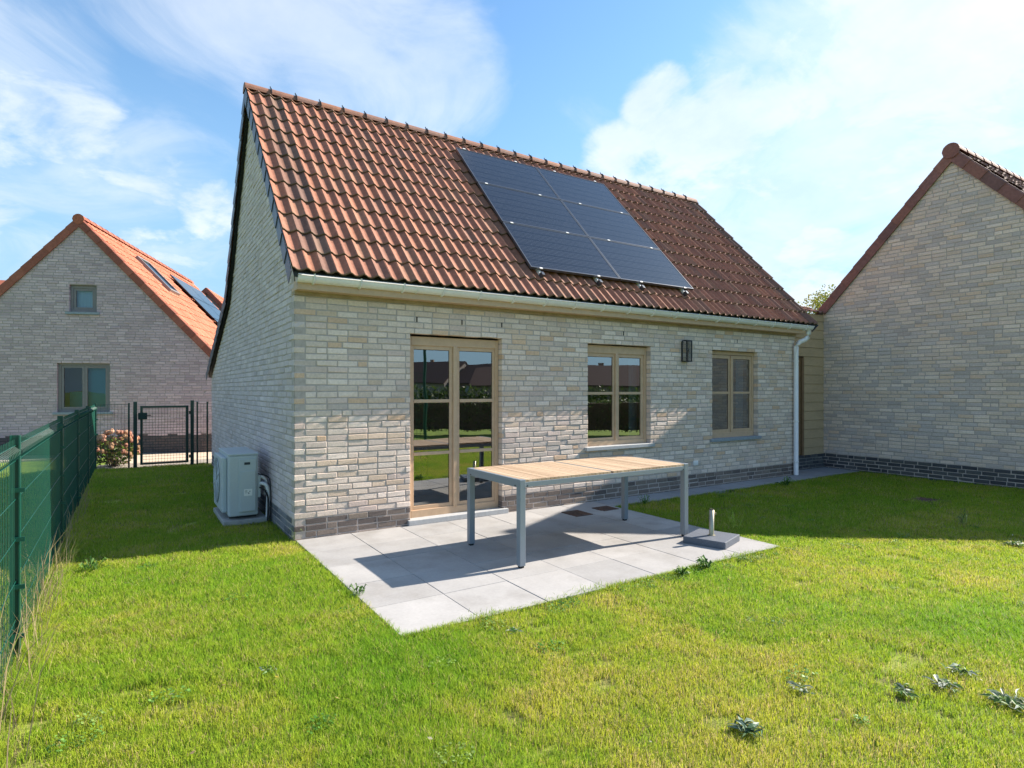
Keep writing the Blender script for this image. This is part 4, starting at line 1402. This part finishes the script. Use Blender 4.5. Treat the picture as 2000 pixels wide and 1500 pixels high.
# tree beyond the link roof
tr_ = empty('tree', (20.1, 6.4, 0), 'yellow green leafy tree rising behind the tan link building', 'tree')
q = MB(); q.tube([(20.1, 6.4, -.03), (20.15, 6.35, 2), (20.1, 6.4, 4.2)], [.16, .13, .06], 10)
limbs = []
for k in range(9):
    a = k * 2.4; z0_ = 2.2 + .2 * k
    e = (20.1 + math.cos(a) * .95, 6.4 + math.sin(a) * .95, z0_ + 1.1)
    q.tube([(20.12, 6.38, z0_), ((20.1 + e[0]) / 2, (6.4 + e[1]) / 2, z0_ + .9), e], [.05, .035, .012], 6)
    limbs.append(e)
q.build('trunk', 'bark', tr_)
q = MB()
cl_c = [Vector(e) + rv() * .3 for e in limbs for _ in range(2)] + [Vector((20.1, 6.4, 4.3)) + rv() * .8 for _ in range(12)]
for c in cl_c:
    base = random.choice([(.20, .22, .03), (.27, .26, .035), (.12, .17, .03), (.34, .27, .04)])
    rad = random.uniform(.28, .5)
    for _ in range(170):
        d = rv(); p = c + d * rad * 1.15
        k = random.uniform(.7, 1.3)
        q.add(leafquad(p, rv(), random.uniform(.035, .06)), [(0, 1, 2, 3)], tuple(x * k for x in base))
q.build('crown', 'leaf', tr_)

# hydrangea beyond the fence
hy = empty('hydrangea_bush', (-1.62, 7.95, 0), 'hydrangea bush with faded pink flower heads behind the mesh fence', 'shrub')
q = MB()
for k in range(22):
    a = random.uniform(0, 6.28); r_ = random.uniform(.05, .3)
    q.tube([(-1.62 + .3 * r_ * math.cos(a), 7.95 + .3 * r_ * math.sin(a), 0), (-1.62 + r_ * math.cos(a), 7.95 + r_ * math.sin(a), random.uniform(.3, .5))], [.007, .004], 5)
q.build('stem', 'bark', hy)
q = MB()
for _ in range(900):
    d = rv(); p = Vector((-1.62, 7.95, .30)) + Vector((d.x * .44, d.y * .36, d.z * .29))
    q.add(leafquad(p, rv() + Vector((0, -.3, .6)), random.uniform(.028, .05)), [(0, 1, 2, 3)], random.choice([(.12, .17, .03), (.08, .12, .025), (.17, .16, .05), (.15, .08, .05), (.10, .20, .02)]))
q.build('leaves', 'leaf', hy)
for k in range(64):
    a = random.uniform(0, 6.28); h = random.uniform(.22, .70)
    rr = .44 * math.sqrt(max(.05, 1 - ((h - .25) / .46) ** 2)) * random.uniform(.75, 1.05)
    c = (-1.62 + rr * math.cos(a) + .06 * (h > .5), 7.95 + rr * math.sin(a) * .8, h)
    q = MB(); base = random.choice([(.60, .34, .24), (.54, .27, .19), (.64, .41, .28), (.46, .29, .17)])
    for _ in range(46):
        d = rv().normalized(); k_ = random.uniform(.8, 1.2)
        q.add(leafquad(Vector(c) + d * .045, d + rv() * .4, .018), [(0, 1, 2, 3)], tuple(x * k_ for x in base))
    q.ball(c, .040, 8, 6, base, .1)
    q.build('flower_head', 'flower', hy)

# weeds on the lawn
def weed(x, y, r_, n_, cols, label, upright=.13, wd=.26, name='weed', group='weeds growing in the lawn'):
    q_ = MB()
    n_ = int(n_ * 2.4); r_ *= .72
    for k in range(n_):
        a = k * 2.399 + random.uniform(-.6, .6); L = r_ * random.uniform(.25, .85)
        ox, oy = random.gauss(0, r_ * .28), random.gauss(0, r_ * .28)
        d = Vector((math.cos(a), math.sin(a), 0)); s_ = Vector((-d.y, d.x, 0))
        up_ = upright * random.uniform(.3, 2.0)
        cv = random.uniform(-.3, .3)
        pts = [Vector((x + ox, y + oy, .012)) + d * L * t + s_ * cv * L * t * t + Vector((0, 0, .012 + L * up_ * math.sin(t * 2.3))) for t in (0, .3, .62, 1.0)]
        ws = [.15, .8, 1.0, .05]; wv_ = L * wd * random.uniform(.5, 1.2)
        tl = s_ * math.cos(random.uniform(-.9, .9)) + Vector((0, 0, random.uniform(-.8, .8)))
        col = random.choice(cols); kk = random.uniform(.6, 1.2); col = tuple(c * kk for c in col)
        V = []
        for p, w_ in zip(pts, ws):
            V += [p - tl * wv_ * w_ * .5 + Vector((0, 0, wv_ * w_ * .2)), p, p + tl * wv_ * w_ * .5 + Vector((0, 0, wv_ * w_ * .2))]
        q_.add(V, [(3 * i + j, 3 * i + j + 1, 3 * i + j + 4, 3 * i + j + 3) for i in range(3) for j in range(2)], col)
    o_ = q_.build(name, 'leaf')
    tag(o_, label, 'weed', group)
    return o_
SILV = [(.32, .38, .28), (.20, .29, .13), (.42, .46, .38), (.10, .18, .05), (.13, .25, .05)]
GRN = [(.09, .20, .03), (.12, .25, .04), (.07, .15, .03)]
weed(.90, -4.45, .13, 26, [(.10, .19, .10), (.25, .33, .26), (.07, .14, .05)], 'dark leafy rosette weed in the front lawn, right of centre at the bottom')
weed(1.43, -4.38, .10, 18, SILV, 'small silvery weed left of the row of silvery weeds at the lower right')
weed(1.83, -4.67, .11, 20, SILV, 'silvery weed with long leaves, second in the lower right row')
weed(2.07, -4.76, .12, 22, SILV, 'wide silvery weed, third in the lower right row')
weed(2.30, -4.74, .11, 20, SILV, 'silvery weed standing farthest back in the lower right row')
weed(2.15, -4.99, .15, 26, SILV, 'largest silvery weed at the right edge of the lawn')
weed(-1.62, -.10, .16, 24, GRN, 'bushy dark green weed near the fence by the shadow edge', .5, .2)
weed(-.75, -2.75, .08, 14, GRN + SILV[:1], 'small pale leaved weed in the left front lawn')
weed(.03, -1.86, .10, 18, GRN, 'green weed leaning on the left edge of the patio', .7, .25)
weed(2.66, -2.80, .13, 24, GRN, 'leafy weed clump at the front edge of the patio', .6, .35)
weed(2.36, -2.80, .11, 22, GRN, 'low leafy weed left of the clump at the patio front edge', .5, .35)
weed(4.02, -2.06, .16, 16, [(.22, .36, .04), (.30, .42, .06)], 'bright green spiky weed behind the parasol base', 1.3, .10)
weed(6.35, -3.25, .10, 16, [(.25, .33, .08), (.32, .34, .14)], 'tall pale weed at the shadow edge far right', 1.7, .22)
weed(5.75, -3.90, .16, 22, SILV + GRN, 'broad leaved weed on the sunny lawn near the right edge')
weed(.62, -3.02, .09, 14, SILV[:2] + GRN, 'small star shaped weed just in front of the patio corner')
weed(.01, .01, .11, 12, [(.32, .36, .12), (.2, .3, .05)], 'pale weed sprouting at the house corner', 1.1, .10)
weed(7.2, -.62, .15, 22, GRN, 'dark leafy weed at the edge of the paved path', .8, .3)
weed(4.25, -.52, .12, 20, GRN, 'dark green weed tuft where the path meets the patio', 1.0, .18)


# grass
def blades(px_, py_, h, wd, col, lean=.45, name='grass', label='short green lawn grass with yellowish patches', kind='stuff', mat_='grass', z0=0.0, cat='grass', seg=2):
    n_ = len(px_)
    ang = rng.random(n_) * 2 * np.pi
    la = rng.random(n_) * 2 * np.pi
    ln = lean * h * (.3 + rng.random(n_))
    sx, sy = np.cos(ang) * wd * .5, np.sin(ang) * wd * .5
    dx, dy = np.cos(la) * ln, np.sin(la) * ln
    zz = np.full(n_, z0 - .012)
    P = np.zeros((n_, 5, 3), dtype=np.float32)
    P[:, 0] = np.stack([px_ - sx, py_ - sy, zz], 1)
    P[:, 1] = np.stack([px_ + sx, py_ + sy, zz], 1)
    P[:, 2] = np.stack([px_ + sx * .8 + dx * .35, py_ + sy * .8 + dy * .35, z0 + h * .6], 1)
    P[:, 3] = np.stack([px_ - sx * .8 + dx * .35, py_ - sy * .8 + dy * .35, z0 + h * .6], 1)
    P[:, 4] = np.stack([px_ + dx, py_ + dy, z0 + h], 1)
    me = bpy.data.meshes.new(name)
    me.vertices.add(n_ * 5)
    me.vertices.foreach_set('co', P.ravel())
    base = (np.arange(n_) * 5)[:, None]
    loops = (base + np.array([0, 1, 2, 3, 3, 2, 4])).ravel()
    me.loops.add(n_ * 7)
    me.loops.foreach_set('vertex_index', loops.astype(np.int32))
    me.polygons.add(n_ * 2)
    ls = (np.arange(n_)[:, None] * 7 + np.array([0, 4])).ravel()
    me.polygons.foreach_set('loop_start', ls.astype(np.int32))
    me.update(calc_edges=True)
    at = me.color_attributes.new('Col', 'FLOAT_COLOR', 'POINT')
    cc = np.ones((n_, 5, 4), dtype=np.float32)
    cc[:, :, :3] = col[:, None, :]
    at.data.foreach_set('color', cc.ravel())
    me.materials.append(MAT[mat_])
    o_ = bpy.data.objects.new(name, me)
    COL.objects.link(o_)
    tag(o_, label, cat, kind=kind)
    return o_


def scatter(x0, x1, y0, y1, dens):
    n_ = int((x1 - x0) * (y1 - y0) * dens)
    return x0 + rng.random(n_) * (x1 - x0), y0 + rng.random(n_) * (y1 - y0)


def allowed(x, y, edge=.0):
    ok = (x < 9.88) & (x > -4.3) & (y < 7.5)
    ok &= ~((x > .0 + edge) & (x < 3.83 - edge) & (y > -2.72 + edge) & (y < 0))
    ok &= ~((x > 3.8) & (x < 9.9) & (y > -.42 + edge))
    ok &= ~((x > -.015) & (y > -.01))
    ok &= ~((x > -.50) & (x < 0) & (y > 1.07) & (y < 2.03))
    ok &= ~((x > 7.44 + edge * 4) & (x < 7.90 - edge * 3) & (y > -2.53 + edge * 3) & (y < -2.17 - edge * 3))
    return ok


xs_, ys_ = [], []
NB = 1.65
for (d0, d1, dn) in ((0, 4.0, 15000), (4.0, 6.5, 9500), (6.5, 9.5, 5000), (9.5, 16, 2800), (-9, 16, 1501)):
    x, y = scatter(-3.6, 9.9, -8.6, 7.5, dn * NB)
    vx, vy = x - CAM[0], y - CAM[1]
    dep = vx * FW[0] + vy * FW[1]; lat = vx * RT[0] + vy * RT[1]
    k = (dep > d0) & (dep <= d1) & (np.abs(lat) < dep * .90 + 1.0) & (dep > 1.6) & ((x > -2.3) | (dn < 9000))
    if dn == 1501:      # thinner turf beside and behind the photographed part
        k = ((np.abs(lat) >= dep * .90 + 1.0) | (dep <= 1.6)) & (x > -2.3)
    k &= allowed(x, y, rng.random(len(x)) * .035)
    xs_.append(x[k]); ys_.append(y[k])
gx, gy = np.concatenate(xs_), np.concatenate(ys_)
dep = (gx - CAM[0]) * FW[0] + (gy - CAM[1]) * FW[1]
n1 = vnoise(gx, gy, .8, 21); n2 = vnoise(gx, gy, 2.6, 22); n3 = vnoise(gx, gy, 7.5, 23); n4 = vnoise(gx, gy, 20, 24)
def bump_(cx, cy, r_): return np.exp(-((gx - cx) ** 2 + (gy - cy) ** 2) / r_ ** 2)
lush = np.clip(bump_(.05, -3.0, .45) + bump_(3.0, -4.4, .55) + .7 * bump_(-1.2, -.6, .8) + .5 * bump_(.6, -.2, .4) + .4 * (n1 > .62) + .5 * bump_(2.6, -2.85, .3), 0, 1)
n5 = vnoise(gx, gy, 1.5, 27)
dry = np.clip((.35 * n2 + .35 * n3 + .30 * n5) * 2.6 - 1.0, 0, 1) * (1 - lush)
cg = np.array([.25, .47, .030]); cy_ = np.array([.61, .62, .060]); cs = np.array([.66, .53, .24]); cd = np.array([.07, .19, .02])
mixr = rng.random(len(gx))
tone = np.clip(.36 + .55 * dry + .30 * (n4 - .5) + .25 * (mixr - .5) - .35 * lush, 0, 1)[:, None]
colr = cg * (1 - tone) + cy_ * tone
straw = (rng.random(len(gx)) < (.05 + .26 * dry))[:, None]
colr = np.where(straw, cs * (.7 + .5 * rng.random((len(gx), 1))), colr)
dk = (rng.random(len(gx)) < .08 + .5 * np.clip(n4 * n3 * 2.4 - 1.25, 0, 1))[:, None]
colr = np.where(dk & ~straw, cd, colr)
colr = colr * (.8 + .4 * rng.random((len(gx), 1)))
hh = (.007 + .013 * rng.random(len(gx)) + .010 * n3 + .011 * n4) * (1 + .8 * lush)
edge_far = (gx < -1.75)
hh = np.where(edge_far, hh * 1.8, hh)
# bare and mossy spots
bare = ((vnoise(gx, gy, 5.5, 31) > .84) | (vnoise(gx, gy, 11, 33) > .90)) & (lush < .3)
keep = ~(bare & (rng.random(len(gx)) < .82))
gx, gy, hh, colr, dep = gx[keep], gy[keep], hh[keep], colr[keep], dep[keep]
dep = np.where((np.abs((gx - CAM[0]) * RT[0] + (gy - CAM[1]) * RT[1]) >= dep * .90 + 1.0) | (dep <= 1.6), 14.0, dep)
wd = .0016 + .00034 * dep * (.7 + .6 * rng.random(len(gx)))
blades(gx, gy, hh, wd, colr, lean=.75)
print('BLADES', len(gx))
# clover and small broad leaves mixed into the turf
q = MB()
for _ in range(75):
    cx_, cy2 = random.uniform(-1.7, 6.5), random.uniform(-5.6, -.2)
    if random.random() < .25: cx_, cy2 = random.uniform(.3, 3.9), -2.78 - abs(random.gauss(0, .05))
    if -.02 < cx_ < 3.86 and cy2 > -2.75: continue
    if cy2 > -.5 and cx_ > -.1: continue
    R_ = random.uniform(.03, .11); cc_ = random.choice([(.10, .24, .03), (.14, .28, .05), (.08, .19, .03), (.20, .30, .07)])
    for _k in range(int(900 * R_)):
        a = random.uniform(0, 6.28); r_ = R_ * math.sqrt(random.random())
        x_, y_ = cx_ + r_ * math.cos(a), cy2 + r_ * math.sin(a) * .8
        if -.01 < x_ < 3.84 and y_ > -2.73: continue
        k_ = random.uniform(.6, 1.3); sz = random.uniform(.0035, .008)
        nv = Vector((random.uniform(-.5, .5), random.uniform(-.5, .5), 1)).normalized()
        u_ = nv.orthogonal().normalized(); v_ = nv.cross(u_); c_ = Vector((x_, y_, random.uniform(.012, .036)))
        q.add([c_ + (u_ * math.cos(t) + v_ * math.sin(t)) * sz for t in (0, 1.05, 2.1, 3.14, 4.2, 5.2)], [(0, 1, 2, 3, 4, 5)], tuple(v * k_ for v in cc_))
tag(q.build('clover', 'leaf'), 'small round leaved clover scattered through the lawn', 'clover', kind='stuff')
q = MB()
for _ in range(330):
    x_, y_ = random.uniform(-1.8, 7), random.uniform(-5.6, .2)
    if -.02 < x_ < 3.86 and y_ > -2.75: continue
    if y_ > -.5 and x_ > -.1: continue
    c_ = Vector((x_, y_, random.uniform(.012, .034)))
    q.add(leafquad(c_, rv() + Vector((0, 0, 1.2)), random.uniform(.006, .016)), [(0, 1, 2, 3)], random.choice([(.60, .42, .05), (.42, .30, .14), (.30, .19, .09), (.55, .50, .35), (.16, .11, .06)]))
tag(q.build('fallen_leaves', 'leaf'), 'tiny yellow and brown leaf scraps strewn over the lawn', 'leaf litter', kind='stuff')
# taller unmown tufts at the lawn's edges
ex, ey = [], []
for (a, b, c, d, m_) in ((0, 3.8, -2.74, -2.70, 260), (-.02, .015, -2.7, -.05, 120), (3.81, 3.86, -2.7, -.45, 300), (3.86, 9.7, -.46, -.41, 900), (-.03, 0, .05, 7.2, 500), (9.80, 9.89, -4.5, -.4, 700)):
    ex.append(a + rng.random(m_) * (b - a)); ey.append(c + rng.random(m_) * (d - c))
m_ = 2600
qx = rng.random(m_) * 3.8; qn = vnoise(qx, qx * 0, 3.1, 61)
qy = -2.735 + np.abs(rng.normal(0, .028, m_)) * (.4 + 2.4 * np.clip(qn - .3, 0, 1))
ex.append(qx); ey.append(qy)
m_ = 900
qy2 = -2.7 + rng.random(m_) * 2.2; qn = vnoise(qy2, qy2 * 0, 3.1, 62)
ex.append(3.845 - np.abs(rng.normal(0, .03, m_)) * qn * 1.6); ey.append(qy2)
ex, ey = np.concatenate(ex), np.concatenate(ey)
e1 = vnoise(ex, ey, 3, 41)
ec = np.array([.26, .40, .03]) * (.6 + .8 * rng.random((len(ex), 1)))
blades(ex, ey, .02 + .05 * e1 * rng.random(len(ex)), np.full(len(ex), .0038), ec, lean=.7, label='longer grass blades along the edges of the paving', name='edge_grass')
# dry tall grass under the fence
m_ = 1100
dy_ = -5.2 + rng.random(m_) * 9.5
dd = vnoise(np.zeros(m_), dy_, 1.4, 51)
k = rng.random(m_) < (.25 + .9 * dd) * np.where(dy_ < .6, 1, .5)
dy_ = dy_[k]; m_ = len(dy_)
dx_ = -1.90 + rng.normal(0, .055, m_) + .03
fc = np.where(rng.random((m_, 1)) < .72, np.array([.46, .36, .20]), np.array([.20, .26, .05])) * (.75 + .5 * rng.random((m_, 1)))
blades(dx_, dy_, .10 + .38 * rng.random(m_) ** 1.6 * (.5 + dd[k]), np.full(m_, .0042), fc, lean=.55, label='dry straw coloured tall grass along the foot of the fence', name='dry_grass')
m_ = 9000
mx_ = -4.2 + rng.random(m_) * 2.25; my_ = -5 + rng.random(m_) * 12
fc = np.where(rng.random((m_, 1)) < .35, np.array([.34, .30, .12]), np.array([.11, .22, .03])) * (.75 + .5 * rng.random((m_, 1)))
blades(mx_, my_, .05 + .12 * rng.random(m_), np.full(m_, .008), fc, lean=.6, label='unmown grass on the far side of the green fence', name='meadow_grass')

# ================================================================== INSIDE / BEHIND THE CAMERA (seen mirrored in the panes)
dt = empty('dining_table', (2.1, 2.0, .03), 'dark pedestal dining table seen through the glass of the patio door', 'table')
q = MB(); q.box(1.1, 2.9, 1.3, 2.5, .72, .76); q.build('table_top', 'grey_top', dt)
q = MB(); q.tube([(2.2, 1.8, .06), (2.2, 1.8, .72)], .05, 12); q.build('pedestal', 'black', dt)
q = MB(); q.box(1.9, 2.5, 1.5, 2.1, .031, .06); q.build('pedestal_foot', 'black', dt)

hd = empty('hedge', (10, -10, 0), 'dark clipped garden hedge mirrored in the window panes', 'hedge')
q = MB()
A, B_ = Vector((6.6, -12.6, 0)), Vector((15.5, -6.4, 0))
dr = (B_ - A).normalized(); nr2 = Vector((-dr.y, dr.x, 0))
Lh = (B_ - A).length
core = MB(); core.obox((A + B_) / 2 + Vector((0, 0, .62)), (dr, nr2, (0, 0, 1)), (Lh / 2, .22, .45)); core.build('branches', 'bark', hd)
for _ in range(11000):
    p = A + dr * random.uniform(0, Lh) + nr2 * random.uniform(-.38, .38) + Vector((0, 0, random.uniform(.12, 1.18)))
    q.add(leafquad(p, rv(), random.uniform(.03, .06)), [(0, 1, 2, 3)], random.choice([(.07, .11, .03), (.09, .14, .03), (.18, .24, .08), (.04, .06, .02)]))
q.build('foliage', 'leaf', hd)

bk = empty('mesh_fence', (5.0, -9.6, 0), 'tall green mesh fence with round post mirrored in the left door pane', 'fence')
for (x, y) in ((5.77, -9.42), (3.3, -9.9)):
    q = MB(); q.tube([(x, y, -.05), (x, y, 3.1)], .045, 10); q.build('fence_post', 'green_metal', bk)
panel((3.34, -9.89), (5.73, -9.43), 'green_metal', bk, fold=False, step=.1, r=.004, ev=.2, h=2.0)

h2 = empty('hedge', (30, -40, 0), 'long distant hedge across the meadow mirrored low in the panes', 'hedge')
q = MB()
A2, B2 = Vector((8, -52, 0)), Vector((62, -14, 0)); dr = (B2 - A2).normalized(); nr2 = Vector((-dr.y, dr.x, 0)); Lh = (B2 - A2).length
for _ in range(9000):
    p = A2 + dr * random.uniform(0, Lh) + nr2 * random.uniform(-.5, .5) + Vector((0, 0, random.uniform(0, 1.5 + .35 * math.sin(_ * .7))))
    q.add(leafquad(p, rv(), random.uniform(.14, .26)), [(0, 1, 2, 3)], random.choice([(.07, .11, .03), (.10, .15, .03), (.05, .08, .02)]))
q.build('foliage', 'leaf', h2)

def back_house(cx, cy, rot, wd_, ln_, eh, rh_, label, pal_, name='brick_house'):
    c_, s_ = math.cos(R(rot)), math.sin(R(rot))
    T = lambda p: Vector((cx + c_ * p[0] - s_ * p[1], cy + s_ * p[0] + c_ * p[1], p[2]))
    e = empty(name, (cx, cy, 0), label, 'house', 'houses across the garden mirrored in the panes')
    q_ = MB(T)
    q_.prism([(-wd_ / 2, -ln_ / 2, 0), (wd_ / 2, -ln_ / 2, 0), (wd_ / 2, -ln_ / 2, eh), (0, -ln_ / 2, rh_ - .1), (-wd_ / 2, -ln_ / 2, eh)], (0, ln_, 0), pal_)
    q_.build('wall', 'brick', e)
    for sg in (1, -1):
        q_ = MB(T)
        a = Vector((sg * (wd_ / 2 + .3), -ln_ / 2 - .1, eh - .25)); b = Vector((0, -ln_ / 2 - .1, rh_))
        q_.prism([a, b, b + Vector((0, 0, .14)), a + Vector((0, 0, .14))], (0, ln_ + .2, 0), (.07, .042, .035))
        q_.build('roof', 'tile', e)
    for yy in (-ln_ / 4, ln_ / 4):
        for sg in (1, -1):
            q_ = MB(T); q_.box(sg * wd_ / 2 - .03, sg * wd_ / 2 + .03, yy - .6, yy + .6, .9, 2.0); q_.build('window', 'table_metal', e)
    q_ = MB(T); q_.box(.6, .9, -.3, .3, rh_ - 1.0, rh_ + .5, (.3, .2, .15)); q_.build('chimney', 'brick', e)
    return e
back_house(35.0, -72, -28, 10, 12, 2.5, 5.5, 'gabled house in the left door pane reflection', (.30, .27, .25))
back_house(29.0, -80, 60, 9, 14, 2.5, 5.0, 'broad roofed house at the far left of the door reflection', (.28, .25, .23))
back_house(45.6, -83, 63, 9, 26, 2.2, 4.1, 'long low house in the middle of the door pane reflection', (.28, .25, .23))
back_house(40.5, -62, -30, 8, 10, 2.5, 5.0, 'steep dark red gable at the right of the door pane reflection', (.24, .17, .15))
back_house(45.5, -47.0, -47.5, 9, 30, 2.1, 4.2, 'long house with dark red roof mirrored in the middle window', (.26, .2, .18))
back_house(56, -36, 10, 9, 12, 2.3, 4.9, 'gabled house mirrored at the right of the middle window', (.30, .27, .25))
for (x, y, h_, lb_) in ((52, -95, 5.5, 'round tree between the roofs in the door reflection'), (66, -78, 6.5, 'tall tree behind the far roofs in the door reflection')):
    t_ = empty('tree', (x, y, 0), lb_, 'tree', 'trees behind the houses across the garden')
    q = MB(); q.tube([(x, y, 0), (x, y, h_ * .6)], [.25, .1], 8); q.build('trunk', 'bark', t_)
    q = MB()
    for _ in range(16):
        c = Vector((x, y, h_ * .7)) + Vector((random.uniform(-2, 2), random.uniform(-2, 2), random.uniform(-1.6, 1.9)))
        for _ in range(90):
            q.add(leafquad(c + rv() * .9, rv(), .2), [(0, 1, 2, 3)], random.choice([(.05, .09, .02), (.08, .12, .03), (.1, .13, .03)]))
    q.build('crown', 'leaf', t_)
